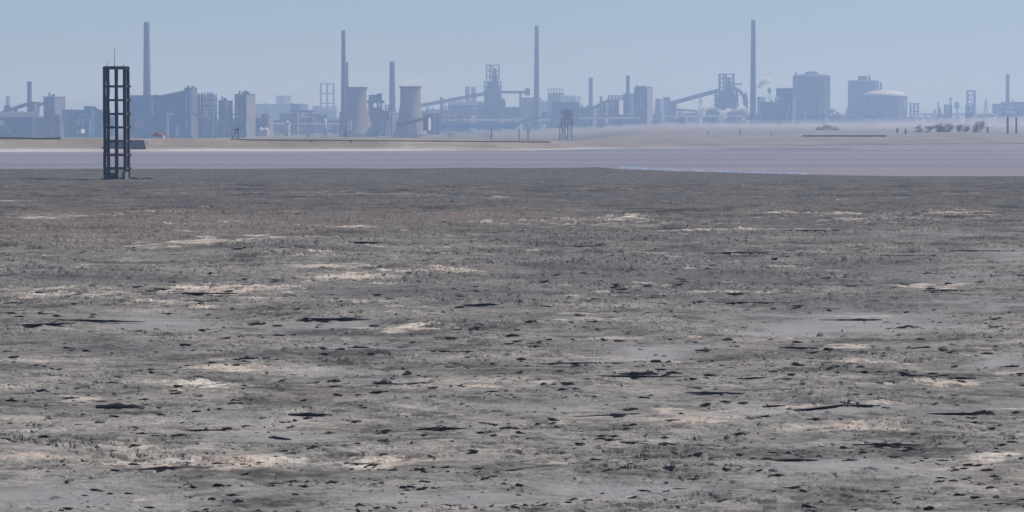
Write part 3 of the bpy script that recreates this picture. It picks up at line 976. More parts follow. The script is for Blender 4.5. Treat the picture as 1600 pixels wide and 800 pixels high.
def gallery(p0, p1, h_px, D, label, legs=(), D2=None, mat='grey', name="conveyor_gallery", depth=4.5, cat="conveyor"):
    """an inclined conveyor gallery on trestles between two photo points"""
    D2 = D2 or D
    a, b = at(p0[0], p0[1], D), at(p1[0], p1[1], D2)
    mid = (a + b) / 2
    t = thing(name, label, cat, (mid.x, mid.y, tz(mid.x, mid.y)), "conveyor galleries of the works")
    h = S(h_px, D)
    dz = Vector((0, 0, h))
    MB().bar(a + dz * 0.35, b + dz * 0.35, depth * 0.92, h * 0.7).build("housing", M[mat], t)
    MB().bar(a + dz * 0.78, b + dz * 0.78, depth * 1.15, h * 0.16).build("roof", M['steel'], t)
    MB().bar(a - dz * 0.12, b - dz * 0.12, depth * 1.05, h * 0.22).build("truss_girder", M['dark'], t)
    n = max(4, int((b - a).length / 9))
    for i in range(n):
        q = a + (b - a) * ((i + 0.5) / n) + Vector((0, -depth * 0.46 - 0.06, h * 0.4))
        MB().bar(q - (b - a).normalized() * 1.6, q + (b - a).normalized() * 1.6, 0.1, h * 0.26).build("window", M['glass'], t)
    for f in legs:
        q = a + (b - a) * f
        g = tz(q.x, q.y) - 0.4
        l = MB()
        for sx in (-1, 1):
            for sy in (-1, 1):
                l.bar((q.x + sx * 2.2, q.y + sy * 2.2, g), (q.x + sx * 1.1, q.y + sy * 1.8, q.z - h * 0.2), 0.7)
        k = 3
        for i in range(k):
            z0 = g + (q.z - g) * i / k; z1 = g + (q.z - g) * (i + 0.9) / k
            l.bar((q.x - 2.0, q.y - 2, z0), (q.x + 2.0, q.y - 2, z1), 0.4)
            l.bar((q.x + 2.0, q.y - 2, z0), (q.x - 2.0, q.y - 2, z1), 0.4)
        l.build("trestle", M['steel'], t)
    return t

def frame_tower(name, label, x0, x1, y_top, y_bot, D, nx=2, levels=4, member=1.0, mat='steel', cat="tower", brace=True, depth=None, heads=True, group=None, parent=None):
    a = at(x0, y_bot, D); b = at(x1, y_top, D)
    dp = depth or (b.x - a.x) * 0.8
    t = parent or thing(name, label, cat, ((a.x + b.x) / 2, D + dp / 2, a.z), group)
    xs = [a.x + (b.x - a.x) * i / nx for i in range(nx + 1)]
    ys = [D, D + dp]
    for x in xs:
        for y in ys:
            MB().box((x, y, (a.z + b.z) / 2), (member, member, b.z - a.z)).build("column", M[mat], t)
    for l in range(1, levels + 1):
        z = a.z + (b.z - a.z) * l / levels - member * 0.45
        for y in ys:
            MB().bar((xs[0], y, z), (xs[-1], y, z), member * 0.8, member * 0.9).build("floor_beam", M[mat], t)
        for x in (xs[0], xs[-1]):
            MB().bar((x, ys[0], z), (x, ys[1], z), member * 0.78, member * 0.86).build("floor_beam", M[mat], t)
    if brace:
        for l in range(levels):
            z0 = a.z + (b.z - a.z) * l / levels; z1 = a.z + (b.z - a.z) * (l + 1) / levels
            for i in range(nx):
                p, q = (xs[i], xs[i + 1]) if (l + i) % 2 else (xs[i + 1], xs[i])
                MB().bar((p, ys[0] - member * .1, z0), (q, ys[0] - member * .1, z1), member * 0.45).build("brace", M[mat], t)
    return t

def lathe_tank(name, label, cat, x0, x1, y_wall, y_bot, D, roof_h=0.0, mat='grey', rails=2, cap=None, columns=0, group=None):
    cx = (x0 + x1) / 2
    b = base_of(cx, D)
    if y_bot: b.z = min(b.z, at(cx, y_bot, D).z)
    r = S(x1 - x0, D) / 2
    b.y += r
    H = at(cx, y_wall, D).z - b.z
    t = thing(name, label, cat, b, group)
    MB().lathe(b, [(r, 0), (r, H * .5), (r, H)], 40, True, False).build("shell", M[mat], t, False)
    k = 8
    rp = [(r + 0.25, H), (r + 0.25, H + 0.5)] + [(r * math.cos(i / k * math.pi / 2), H + 0.5 + roof_h * math.sin(i / k * math.pi / 2)) for i in range(1, k)] + [(r * 0.04, H + 0.5 + roof_h)]
    roof = MB().lathe(b, rp, 40, True, False).build("roof", M['pale' if roof_h > 3 else mat], t, roof_h > 3)
    for q in range(rails):
        z = H * (1 - 0.30 * q) - 0.5
        MB().lathe(b, [(r, z - .5), (r + 1.0, z - .4), (r + 1.0, z), (r, z + .1)], 40, False, False).build("walkway_ring", M['steel'], t)
    for i in range(columns):
        a = 2 * math.pi * i / columns
        MB().box((b.x + (r + .4) * math.cos(a), b.y + (r + .4) * math.sin(a), b.z + H / 2), (0.8, 0.8, H), a).build("buttress", M[mat], t)
    rl = MB()
    for i in range(36):
        a = 2 * math.pi * i / 36
        p = (b.x + (r - .2) * math.cos(a), b.y + (r - .2) * math.sin(a))
        rl.bar((p[0], p[1], b.z + H + .4), (p[0], p[1], b.z + H + 2.0), 0.18)
    rl.lathe((b.x, b.y, b.z + H + 1.8), [(r - .3, 0), (r - .1, 0), (r - .1, .18), (r - .3, .18)], 36, False, False)
    rl.build("railing", M['steel'], roof)
    return t, b, r, H

LAND = [(0, 'beside the left edge of the frame'), (90, 'near the small left block'), (225, 'before the long blue sinter plant'), (330, 'below the sloping conveyor of the blue plant'),
        (382, 'beside the twin-toned square block'), (460, 'near the slim silo pair'), (555, 'at the foot of the first cooling tower'),
        (600, 'between the two cooling towers'), (645, 'at the foot of the steaming cooling tower'), (715, 'under the long ore conveyor'),
        (770, 'at the foot of the first blast furnace'), (838, 'at the foot of the middle tall chimney'), (885, 'before the wide dark mill'),
        (950, 'between the two lesser stacks'), (1005, 'beside the sooty square block'), (1075, 'under the second ore conveyor'),
        (1135, 'at the foot of the second blast furnace'), (1200, 'beside the tallest right chimney'), (1270, 'before the first gas holder'),
        (1340, 'before the second gas holder'), (1395, 'beside the domed tank'), (1470, 'among the faint masts'), (1520, 'beside the faint portal tower'), (1580, 'below the rightmost chimney')]
def near_land(px):
    return min(LAND, key=lambda l: abs(l[0] - px))[1]

# ------------------------------------------------------------------ the steelworks, left to right
chimney(12.5, 6, 7, 150, 4700, "short faint stack steaming at the far left edge", rings=1)
chimney(46.5, 6.5, 9, 127, 3000, "grey stack above the conveyor tower at far left", rings=2)
block("transfer_tower", "narrow transfer tower below the far left stack", "tower", 44, 60, 160, 2920, 54, 'grey', bands=3)
gallery((-25, 188), (46, 163), 5, 2928, "conveyor gallery climbing to the far left transfer tower", (0.3, 0.7))
gallery((59, 166), (70, 162), 4, 2928, "short conveyor bridge between far left tower and block", ())
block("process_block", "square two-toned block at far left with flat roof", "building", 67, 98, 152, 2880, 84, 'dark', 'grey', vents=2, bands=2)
block("low_plant", "long low plant right of the far left block", "building", 97, 163, 172.5, 2848, None, 'grey', depth=25, bands=1, ribs=8, stripe=[(.45, .3, .45, .7, 'pale')])
block("head_house", "small head house rising from the long low plant", "building", 131, 147, 167, 2800, 142, 'blue', bands=1)
gallery((146, 169), (168, 183), 4, 2784, "conveyor sloping down behind the lattice tower", (0.6,))
block("low_shed", "broad sooty shed at the far left edge", "shed", -30, 50, 183, 2760, None, 'dark', depth=30, pitched=True, bands=1)
block("white_kiosk", "small white kiosk on the plain left of the lattice tower", "kiosk", 121, 131, 201, 2400, 127, 'white', y_bot=208)
block("teal_mast_box", "slim turquoise column before the low plant", "column", 118.5, 120.5, 188, 2640, None, 'teal', depth=3, door=False)

chimney(230, 8.5, 14, 34, 2960, "leftmost tall chimney behind the blue sinter plant", rings=4)
# blue sinter plant
t = block("sinter_plant", "long blue steel-clad plant right of the lattice tower", "building", 196, 290, 150, 2720, None, 'blue', depth=60, ribs=7,
      stripe=[(.52, .10, .60, .93, 'teal'), (.45, .03, .55, .95, 'pale'), (.75, .16, .52, .90, 'teal'), (.2, .3, .05, .4, 'blue')])
D = 2718
g = MB()
pts = [at(240, 150.5, D), at(288, 150.5, D), at(288, 141, D), at(262, 147, D)]
g.prism([pts[0], pts[1], pts[2], pts[3]], (0, 20, 0)); g.build("rising_roof", M['blue'], t)
MB().bar(at(255, 149, D - 2) , at(288, 142.5, D - 2), 2.0, S(2.2, D)).build("conveyor_housing", M['grey'], t)
block("sinter_tower", "blue head tower at the right end of the sinter plant", "tower", 288, 307, 138, 2704, 300, 'blue', 'grey', bands=0, vents=2,
      stripe=[(.85, .2, .35, .95, 'pale'), (.5, .12, .05, .35, 'white'), (.95, .12, .05, .35, 'white')])
# column bank
t = thing("column_bank", "bank of pale and blue vertical silos beside the sinter tower", "silos", base_of(324, 2736))
zb = tz(at(324, 200, 2736).x, 2736) - .4
for i, (x0, x1, yt, mm) in enumerate([(308, 313, 146, 'grey'), (313.5, 318, 145, 'blue'), (318.5, 323, 144, 'pale'), (323.5, 327.5, 143.5, 'brightblue'), (328, 331, 144, 'blue'), (331.5, 336, 144, 'pale'), (336.5, 339, 146, 'grey')]):
    c = at((x0 + x1) / 2, 150, 2736); H = at(0, yt, 2736).z - zb
    rr = S(x1 - x0, 2736) / 2
    si = MB().lathe((c.x, c.y, zb), [(rr, 0), (rr, H * .96), (rr * .5, H)], 14).build("silo", M[mm], t)
    for q in (0.45, 0.7):
        MB().lathe((c.x, c.y, zb + H * q), [(rr, 0), (rr + .3, .1), (rr + .3, .8), (rr, .9)], 14, False, False).build("hoop", M['steel'], si)
for i in range(4):
    z = zb + (at(0, 150, 2736).z - zb) * (i + 1) / 4.4
    MB().bar(at(307, 190, 2730) * 1.0 + Vector((0, 0, z - at(307, 190, 2730).z)), at(340, 190, 2730) + Vector((0, 0, z - at(340, 190, 2730).z)), 0.8, 0.8).build("walkway", M['steel'], t)
gallery((302, 179), (352, 195), 4, 2664, "pale conveyor sloping down from the sinter tower", (0.35, 0.75), mat='pale')
t = thing("canopy_mast", "white flat-topped lamp mast before the sinter plant", "mast", base_of(262, 2656))
zb = tz(at(262, 200, 2656).x, 2656) - .4
MB().box((at(262, 200, 2656).x, 2656, (zb + at(262, 179, 2656).z) / 2), (1.8, 1.8, at(262, 179, 2656).z - zb)).build("post", M['pale'], t)
MB().box((at(264.5, 200, 2656).x, 2656, at(264, 178, 2656).z), (5.4, 3, 1.2)).build("canopy", M['white'], t)
block("small_building", "narrow brownish building between silo bank and square block", "building", 341, 362, 158, 2800, 353, 'brown', 'grey', bands=2, vents=2)
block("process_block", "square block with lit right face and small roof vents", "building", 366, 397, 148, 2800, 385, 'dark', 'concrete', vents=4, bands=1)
block("blue_container", "bright blue container below the square block", "container", 374, 384, 193, 2400, None, 'brightblue', y_bot=204, depth=6)
t = thing("storage_tank", "pale squat twin tank on the plain right of the blue container", "tank", base_of(412, 2610))
for x in (408, 416):
    c = at(x, 208, 2610); c.z = at(x, 212, 2610).z
    MB().lathe(c, [(S(4.2, 2610), 0), (S(4.2, 2610), S(10, 2610)), (S(1, 2610), S(13, 2610))], 18).build("drum", M['pale'], t)
gallery((352, 195), (376, 196), 3, 2600, "level pipe bridge behind the blue container", (0.5,))
block("far_mill", "long faint mill far behind the square block", "building", 397, 480, 163, 5200, None, 'grey', depth=40, bands=1, vents=3)
block("far_block", "faint square bulk above the far long mill", "building", 431, 454, 150, 5600, 446, 'grey')
t = thing("silo_pair", "slim dark silo pair on the works skyline", "silo", base_of(461, 3700))
zb = tz(at(461, 200, 3700).x, 3700) - .4
for x in (457.5, 464.5):
    c = at(x, 200, 3700); H = at(x, 162 if x < 460 else 164, 3700).z - zb
    MB().lathe((c.x, c.y, zb), [(S(2.9, 3700), 0), (S(2.9, 3700), H * .93), (S(2.2, 3700), H), (S(1, 3700), H * 1.02)], 14).build("silo", M['dark'], t)
MB().bar(at(455, 163, 3690), at(468, 163, 3690), 1.5, 1.2).build("head_platform", M['steel'], t)
block("furnace_shed", "dark mound-like building under the open steel portal", "building", 488, 524, 172, 5000, None, 'dark', depth=40, pitched=True)
block("furnace_shed", "small dark box left of the open steel portal", "building", 489, 498, 166, 4950, None, 'dark', depth=15)
frame_tower("portal_tower", "tall open three-legged steel portal left of the first cooling tower", 501, 521, 130, 176, 4900, nx=2, levels=3, member=2.0, brace=False, depth=12)
block("pipe_bridge_shed", "long low dark shed left of the first cooling tower", "shed", 425, 535, 188, 3600, None, 'dark', depth=20, bands=1, stripe=[(.6, .5, .25, .45, 'pale')])

chimney(537, 5.5, 9.5, 47, 3010, "tall slim chimney touching the first cooling tower", rings=5)
chimney(542.5, 3.8, 4.8, 97, 3354, "thin stack half hidden behind the slim tall chimney", rings=1)

def cooling_tower(xt0, xt1, xb0, xb1, y_top, y_throat, y_bot, D, label):
    cx = (xb0 + xb1) / 2 * 0.4 + (xt0 + xt1) / 2 * 0.6
    b = base_of(cx, D); b.z = min(b.z, at(cx, y_bot, D).z)
    H = at(cx, y_top, D).z - b.z
    rt, rb = S(xt1 - xt0, D) / 2, S(xb1 - xb0, D) / 2
    b.y += rb
    t = thing("cooling_tower", label, "cooling tower", b, "cooling towers")
    z0 = H * 0.07
    prof = []
    n = 16
    thq = 0.80; rth = rt * 0.965
    c2 = (rb / rth) ** 2 - 1
    for i in range(n + 1):
        q = i / n
        if q <= thq: r = rth * math.sqrt(1 + c2 * ((thq - q) / thq) ** 2)
        else: r = rth + (rt - rth) * ((q - thq) / (1 - thq)) ** 2
        prof.append((r, z0 + (H - z0) * q))
    inner = [(r - 0.6, z) for r, z in reversed(prof)]
    MB().lathe(b, prof + inner, 48, False, False).build("shell", M['cool'], t, True)
    MB().lathe(b, [(rt - .2, H - 1.6), (rt + .7, H - 1.4), (rt + .7, H + .2), (rt - .2, H + .2)], 48, False, False).build("rim", M['steel'], t)
    k = 22
    for i in range(k):
        a = 2 * math.pi * i / k
        for s in (-1, 1):
            a2 = a + s * math.pi / k * 0.9
            MB().bar((b.x + rb * 1.03 * math.cos(a), b.y + rb * 1.03 * math.sin(a), b.z), (b.x + prof[0][0] * .99 * math.cos(a2), b.y + prof[0][0] * .99 * math.sin(a2), b.z + z0 + .3), 0.8).build("raker_column", M['concrete'], t)
    MB().lathe(b, [(rb * 1.12, 0), (rb * 1.12, 1.6), (rb * 1.08, 1.6)], 48, False, False).build("basin_wall", M['concrete'], t)
    return b, H, rt
cooling_tower(542, 573, 529, 582, 136, 150, 204, 2881, "first cooling tower, dry, standing against the slim chimney")
ct2 = cooling_tower(624, 657, 614, 667, 135, 150, 204, 2881, "second cooling tower with white steam at its rim")

# elevated bunkers between the towers
t = thing("elevated_bunker", "raised bunker house on legs between the cooling towers", "bunker", base_of(588, 3096))
D = 3096
for x0, x1, y0, y1 in ((576, 596, 148, 157), (572, 600, 157, 161), (589, 596, 146, 149)):
    a, b = at(x0, y1, D), at(x1, y0, D)
    MB().box(((a.x + b.x) / 2, D + 8, (a.z + b.z) / 2), (b.x - a.x, 14 + (x1 - x0) * .1, b.z - a.z - .01)).build("bunker_housing", M['dark'], t)
for x in (577, 581, 590, 595):
    a, b = at(x, 205, D), at(x, 161, D)
    for y in (3, 13):
        MB().box((a.x, D + y, (a.z + b.z) / 2), (2.0, 2.0, b.z - a.z)).build("leg", M['steel'], t)
MB().box((at(585, 1, D).x, D + 9, (at(0, 205, D).z + at(0, 168, D).z) / 2), (S(20, D), 9, at(0, 168, D).z - at(0, 205, D).z)).build("lower_house", M['dark'], t)
block("plant_building", "dark jumbled plant between the two cooling towers", "building", 583, 618, 174, 3182, 606, 'dark', 'grey', bands=1, vents=3)
chimney(613, 8, 11, 96, 3440, "plain broad stack between the two cooling towers", rings=1, platform=False)
gallery((622, 197), (664, 187), 5, 2623, "dark low conveyor before the steaming cooling tower", (0.2, 0.6), mat='dark')
block("transfer_house", "dark transfer house at the end of the low conveyor", "building", 661, 673, 184, 2623, 669, 'dark', 'pale', y_bot=204)
block("white_kiosk", "white upright box at the foot of the first cooling tower", "kiosk", 543, 549, 188, 2709, None, 'white', y_bot=204, depth=5)
gallery((655, 167), (762, 147), 5, 4100, "long ore conveyor climbing to the first blast furnace", (0.12, 0.36, 0.6, 0.82))
chimney(690, 4, 4.6, 152, 3800, "short dark stack before the long ore conveyor", rings=1, mat='brick')
block("mill", "low dark mill under the long ore conveyor", "building", 668, 722, 172, 3900, None, 'dark', depth=30, bands=2, vents=4, ribs=6)
block("mill", "low sooty mill left of the first blast furnace", "building", 700, 762, 164, 4050, None, 'dark', depth=30, bands=1, vents=3, pitched=True)
for x0, x1, yt, lb in ((727, 734, 136, "left one of the faint twin towers behind the ore conveyor"), (736, 744, 137, "right one of the faint twin towers behind the ore conveyor")):
    block("twin_tower", lb, "tower", x0, x1, yt, 4700, (x0 + x1) / 2 + 1, 'grey', bands=3, group="faint twin towers")

# blast furnaces
def furnace(xc, D, label, ytop, ybody, half_top, half_body, open_rows=3):
    b = base_of(xc, D)
    t = thing("blast_furnace", label, "blast furnace", b, "blast furnaces")
    def zz(y): return at(xc, y, D).z
    x = b.x
    hb, ht = S(half_body, D), S(half_top, D)
    # casthouse, stack, top frame, hoppers
    MB().box((x, D + hb, (b.z + zz(ybody + 36)) / 2), (hb * 2.3, hb * 2.0, zz(ybody + 36) - b.z)).build("cast_house", M['dark'], t)
    MB().lathe((x, D + hb, zz(ybody + 36)), [(hb * .98, 0), (hb * .9, (zz(ybody) - zz(ybody + 36)) * .5), (hb * .7, (zz(ybody) - zz(ybody + 36)) * .98)], 20).build("stack", M['steel'], t, True)
    for sx in (-1, 1):
        for sy in (0.1, 1.9):
            MB().box((x + sx * hb * .95, D + hb * sy, (zz(ybody + 36) + zz(ybody)) / 2), (1.8, 1.8, zz(ybody) - zz(ybody + 36))).build("tower_column", M['steel'], t)
    for q in range(1, 6):
        z = zz(ybody + 36) + (zz(ybody) - zz(ybody + 36)) * q / 5
        MB().box((x, D + hb, z), (hb * 2.25, hb * 2.2, 1.1)).build("deck", M['dark'], t)
    n = open_rows
    for sx in (-1, -.1, 1):
        for sy in (0.3, 1.7):
            MB().box((x + sx * ht * .96, D + hb * sy, (zz(ybody) + zz(ytop)) / 2), (1.5, 1.5, zz(ytop) - zz(ybody))).build("top_column", M['steel'], t)
    for q in range(1, n + 1):
        z = zz(ybody) + (zz(ytop) - zz(ybody)) * q / n - .6
        MB().box((x, D + hb, z), (ht * 2.25, hb * 1.7, 1.2)).build("top_deck", M['steel'], t)
    H = zz(ytop) - zz(ybody)
    MB().lathe((x + ht * .35, D + hb, zz(ybody)), [(ht * .42, 0), (ht * .42, H * .3), (ht * .25, H * .55), (ht * .25, H * .8)], 14).build("hopper", M['steel'], t)
    MB().tube([(x - ht * .45, D + hb, zz(ybody)), (x - ht * .45, D + hb, zz(ytop) - 1)], S(1.3, D), 10).build("uptake", M['steel'], t)
    return t, x, zz, hb
t, x, zz, hb = furnace(770, 4000, "first blast furnace, tall open frame head on a solid shaft", 101, 128, 10, 13)
D = 4000
MB().bar(at(782, 144, D + 6), at(826, 144, D + 6), 5, S(4, D)).build("top_gallery", M['steel'], t)
MB().box((at(824, 1, D).x, D + 6, at(0, 143.5, D).z), (S(8, D), 7, S(11, D))).build("gallery_head", M['dark'], t)
MB().bar(at(813, 146, D + 6), at(813, 190, D + 6), 3.0, 3.0).build("gallery_leg", M['steel'], t)
MB().lathe((at(786, 1, D).x, D + 10, at(0, 168, D).z), [(S(4, D), 0), (S(4, D), S(10, D)), (S(1.4, D), S(15, D))], 14).build("dust_catcher", M['dark'], t)
block("stock_house", "dark flat stock house right of the first blast furnace", "building", 783, 815, 168, 4050, None, 'dark', depth=25, bands=1, ribs=4)
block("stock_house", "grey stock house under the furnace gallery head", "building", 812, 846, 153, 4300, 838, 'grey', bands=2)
block("blue_shed", "long low shed with bright blue roof before the first blast furnace", "shed", 680, 808, 193, 3300, None, 'blue', depth=26, y_bot=201, stripe=[(.5, .98, .62, 1.0, 'brightblue')])
gallery((806, 197), (838, 181), 5, 3350, "pale conveyor ramp rising to the middle tall chimney", (0.5,), mat='pale')
block("white_kiosk", "white upright box before the long blue-roofed shed", "kiosk", 732.5, 736.5, 199, 2800, None, 'white', y_bot=208, depth=4)
chimney(838.5, 6, 10, 40, 3650, "middle tall chimney standing right of the first blast furnace", rings=4)
block("converter_shop", "hazy converter shop with open roof frame", "building", 856, 882, 146, 4500, 876, 'grey', bands=1)
frame_tower("roof_frame", "open steel frame on the converter shop roof", 857, 879, 138.5, 145.2, 4500, nx=5, levels=1, member=1.2, brace=False, depth=14, cat="frame")
block("far_mill", "pale faint mill right of the converter shop", "building", 880, 908, 150, 5600, 900, 'grey')
block("far_mill", "faint low hall left of the converter shop", "building", 826, 858, 158, 5200, None, 'grey', depth=40)
block("mill", "wide dark mill behind the timber trestle", "building", 863, 904, 160.5, 3700, None, 'dark', depth=30, bands=2, vents=2, ribs=5)
block("white_kiosk", "white upright panel right of the timber trestle", "kiosk", 893, 896, 180, 2900, None, 'white', y_bot=192, depth=4)
chimney(923, 6, 7.2, 121, 4100, "grey lesser stack right of the wide dark mill", rings=2)
chimney(939, 4, 4.2, 150, 4300, "stubby stack right of the grey lesser stack", rings=1, mat='brick')
block("crusher_house", "stepped dark house below the lesser stacks", "building", 904, 935, 168, 3800, 926, 'dark', 'grey', bands=1, vents=3)
gallery((925, 171), (952, 158), 5, 3800, "short conveyor rising to the stepped plant", (0.4,))
block("stepped_plant", "stepped dark plant right of the short conveyor", "building", 934, 952, 163, 3750, 946, 'dark', 'grey', bands=2)
block("stepped_plant", "taller middle step of the dark plant with open head", "building", 950, 974, 156, 3760, 967, 'dark', 'pale', bands=2, stripe=[(.45, .14, .6, .95, 'pale')])
frame_tower("open_headworks", "open steel head on the stepped dark plant", 951, 973, 149, 155.5, 3765, nx=4, levels=2, member=1.1, depth=12, cat="frame")
block("stepped_plant", "right step of the dark plant under the brick stack", "building", 974, 992, 147, 3800, 985, 'dark', 'blue', bands=2, stripe=[(.7, .2, .1, .4, 'white')])
chimney(981, 5.5, 6.5, 118, 3900, "lesser stack rising from the stepped dark plant", rings=2)
block("process_block", "sooty square block with rows of roof vents", "building", 991, 1021, 137, 3700, 1011, 'dark', 'concrete', vents=6, bands=2, stripe=[(.25, .3, .72, .88, 'grey')])
block("small_building", "low grey house right of the sooty square block", "building", 1024, 1036, 155, 4200, 1031, 'grey', bands=1)
block("small_building", "peaked grey house left of the second ore conveyor", "building", 1037, 1047, 153, 4300, None, 'grey', depth=14, pitched=True)
block("small_building", "pale low house under the foot of the second ore conveyor", "building", 1046, 1062, 160, 4100, 1057, 'grey', 'pale', bands=1)
gallery((1046, 164), (1124, 143), 6, 4000, "second ore conveyor climbing to the second blast furnace", (0.05, 0.62))
t, x, zz, hb = furnace(1136, 4000, "second blast furnace, broad shaft with crowded round head", 115, 142, 11, 17, 4)
D = 4000
MB().bar(at(1146, 131.5, D + 4), at(1160, 131.5, D + 4), 3, S(2.4, D)).build("crane_arm", M['steel'], t)
MB().tube([at(1146, 136, D + 12), at(1157, 143, D + 12), at(1164, 155, D + 12)], S(2.6, D), 12).build("downcomer", M['steel'], t)
MB().lathe((at(1166.5, 1, D).x, D + 12, at(0, 180, D).z), [(S(1.5, D), 0), (S(4, D), S(10, D)), (S(4, D), S(26, D)), (S(2, D), S(32, D)), (S(2, D), S(35, D))], 16).build("dust_catcher", M['dark'], t, True)
block("cast_shed", "dark cast shed left of the second blast furnace", "shed", 1100, 1124, 172, 3950, None, 'dark', depth=30, pitched=True, bands=1)
block("cast_shed", "dark cast shed right of the second blast furnace", "shed", 1140, 1166, 174, 3920, None, 'dark', depth=30, pitched=True, bands=1)
t = thing("sand_dome", "tan dusty storage dome right of the second blast furnace", "dome", base_of(1162, 3800))
b = base_of(1162, 3800); r = S(11, 3800)
b.z = at(0, 188, 3800).z
MB().lathe((b.x, b.y + r, b.z), [(r, 0), (r, S(9, 3800)), (r * .85, S(14, 3800)), (r * .5, S(19, 3800)), (r * .1, S(20.5, 3800))], 24).build("shell", M['cool'], t, True)
MB().lathe((b.x, b.y + r, b.z + S(20.5, 3800)), [(r * .12, 0), (r * .12, 1.5)], 10).build("vent", M['steel'], t)
chimney(1176.5, 6.5, 10, 31, 3500, "tallest right chimney beside the second blast furnace", rings=5)
block("coke_plant", "dark teal coke plant left of the first gas holder", "building", 1190, 1222, 160, 3600, None, 'blue', depth=30, ribs=6, bands=1, vents=3, stripe=[(.5, .3, .1, .5, 'teal')])
block("coke_plant", "tall dark coke bunker against the first gas holder", "building", 1220, 1244, 151, 3580, 1238, 'dark', 'teal', bands=2, vents=2)
frame_tower("bunker_platform", "legged platform jutting left of the coke bunker", 1213, 1229, 151, 162, 3570, nx=3, levels=1, member=1.2, brace=False, depth=10, cat="platform")
block("bunker_house", "dark flat bunker house on the legged platform", "building", 1214, 1244, 138.5, 3572, None, 'dark', y_bot=150.5, depth=12, bands=1, door=False)
block("far_mill", "faint brick house right of the tallest right chimney", "building", 1183, 1196, 152, 4300, 1191, 'brown')
t = thing("water_tower", "slim mushroom-headed water tower left of the coke plant", "water tower", base_of(1202, 4000))
b = base_of(1202, 4000)
for s in (-1, 1):
    MB().bar((b.x + s * 2.2, b.y, b.z), (b.x + s * 1.6, b.y, at(0, 146, 4000).z), 0.8).build("leg", M['steel'], t)
MB().lathe((b.x, b.y, at(0, 146, 4000).z), [(S(1.5, 4000), 0), (S(3.2, 4000), S(3, 4000)), (S(3, 4000), S(7, 4000)), (S(.6, 4000), S(9, 4000))], 16).build("bowl", M['grey'], t, True)
# gas holders
t, b, r, H = lathe_tank("gas_holder", "first gas holder, tall plain cylinder with roof lantern", "gas holder", 1242, 1299, 119, 186, 3900, 3.0, 'grey', 3, columns=20, group="gas holders")
MB().lathe((b.x, b.y, b.z + H + 2.5), [(r * .36, 0), (r * .36, 2.8), (r * .30, 3.6), (r * .05, 4.4)], 20).build("roof_lantern", M['steel'], t)
sp = at(1244, 1, 3890)
MB().tube([(sp.x, 3888, b.z), (sp.x, 3888, at(0, 113, 3890).z)], S(1.4, 3890), 10).build("standpipe", M['steel'], t)
t, b, r, H = lathe_tank("gas_holder", "second gas holder with square box on its roof", "gas holder", 1328, 1375, 127, 188, 4300, 1.5, 'grey', 2, columns=16, group="gas holders")
MB().box((at(1351, 1, 4300).x, b.y, b.z + H + 5), (S(13, 4300), 10, 6)).build("roof_box", M['dark'], t)
MB().box((at(1361.5, 1, 4300).x, b.y, b.z + H + 5.5), (S(3, 4300), 4, 7)).build("roof_stack", M['steel'], t)
t, b, r, H = lathe_tank("domed_tank", "broad tank with pale domed roof beside the second gas holder", "tank", 1352, 1421, 150, 186, 4150, 8.0, 'grey', 1, columns=18, group="gas holders")
MB().tube([(at(1381.5, 1, 4150).x, b.y, b.z + H + 5), (at(1381.5, 1, 4150).x, b.y, at(0, 128, 4150).z)], S(1.6, 4150), 10).build("vent_stack", M['steel'], t)
block("teal_shed", "small turquoise shed before the first gas holder", "shed", 1277, 1293, 181, 3500, 1291, 'teal', y_bot=196)
block("low_shed", "long dark shed before the first gas holder", "shed", 1243, 1280, 180, 3700, None, 'dark', depth=20)
frame_tower("pipe_stand", "dark pipe stand right of the domed tank", 1423, 1435, 161, 186, 4200, nx=2, levels=2, member=1.4, depth=8, cat="frame")
for x, w, yt, D, lb in ((1460, 4, 172, 4600, "first faint stub stack right of the domed tank"), (1466, 3, 160, 4700, "thin faint mast right of the stub stack"),
                        (1477, 5, 163, 4600, "faint thick stack right of the thin mast"), (1485, 4, 152, 4900, "tallest faint stack among the masts")):
    chimney(x, w * .8, w, yt, D, lb, rings=1, seg=14)
t = thing("water_tower", "faint bulb-headed water tower among the masts", "water tower", base_of(1495, 4700))
b = base_of(1495, 4700)
MB().lathe(b, [(S(1.5, 4700), 0), (S(1.3, 4700), at(0, 170, 4700).z - b.z)], 12).build("shaft", M['grey'], t)
MB().lathe((b.x, b.y, at(0, 171, 4700).z), [(S(1.6, 4700), 0), (S(4, 4700), S(4, 4700)), (S(4, 4700), S(9, 4700)), (S(2.4, 4700), S(11.5, 4700))], 18).build("bowl", M['grey'], t, True)
frame_tower("portal_tower", "faint laced portal tower near the right edge", 1512, 1523.5, 141, 188, 4600, nx=1, levels=7, member=2.2, depth=8)
def pylon(px, yt, D, label, half=4.0):
    b = base_of(px, D); H = at(px, yt, D).z - b.z
    t = thing("lattice_pylon", label, "pylon", b, "power pylons")
    h = S(half, D) / 2 + 1
    for sx in (-1, 1):
        for sy in (-1, 1):
            MB().bar((b.x + sx * h, b.y + sy * h, b.z), (b.x + sx * .3, b.y + sy * .3, b.z + H), 0.55).build("leg", M['steel'], t)
    br = MB()
    for i in range(7):
        q0, q1 = i / 7, (i + 1) / 7
        w0, w1 = h * (1 - q0) + .3 * q0, h * (1 - q1) + .3 * q1
        br.bar((b.x - w0, b.y - w0, b.z + H * q0), (b.x + w1, b.y - w1, b.z + H * q1), 0.35)
        br.bar((b.x + w0, b.y - w0, b.z + H * q0), (b.x - w1, b.y - w1, b.z + H * q1), 0.35)
    br.build("lacing", M['steel'], t)
    for q, l in ((.72, 5.5), (.84, 4.5), (.95, 3.2)):
        MB().bar((b.x - l, b.y, b.z + H * q), (b.x + l, b.y, b.z + H * q), 0.5).build("cross_arm", M['steel'], t)
pylon(1540, 155, 4400, "faint power pylon right of the laced portal tower", 6)
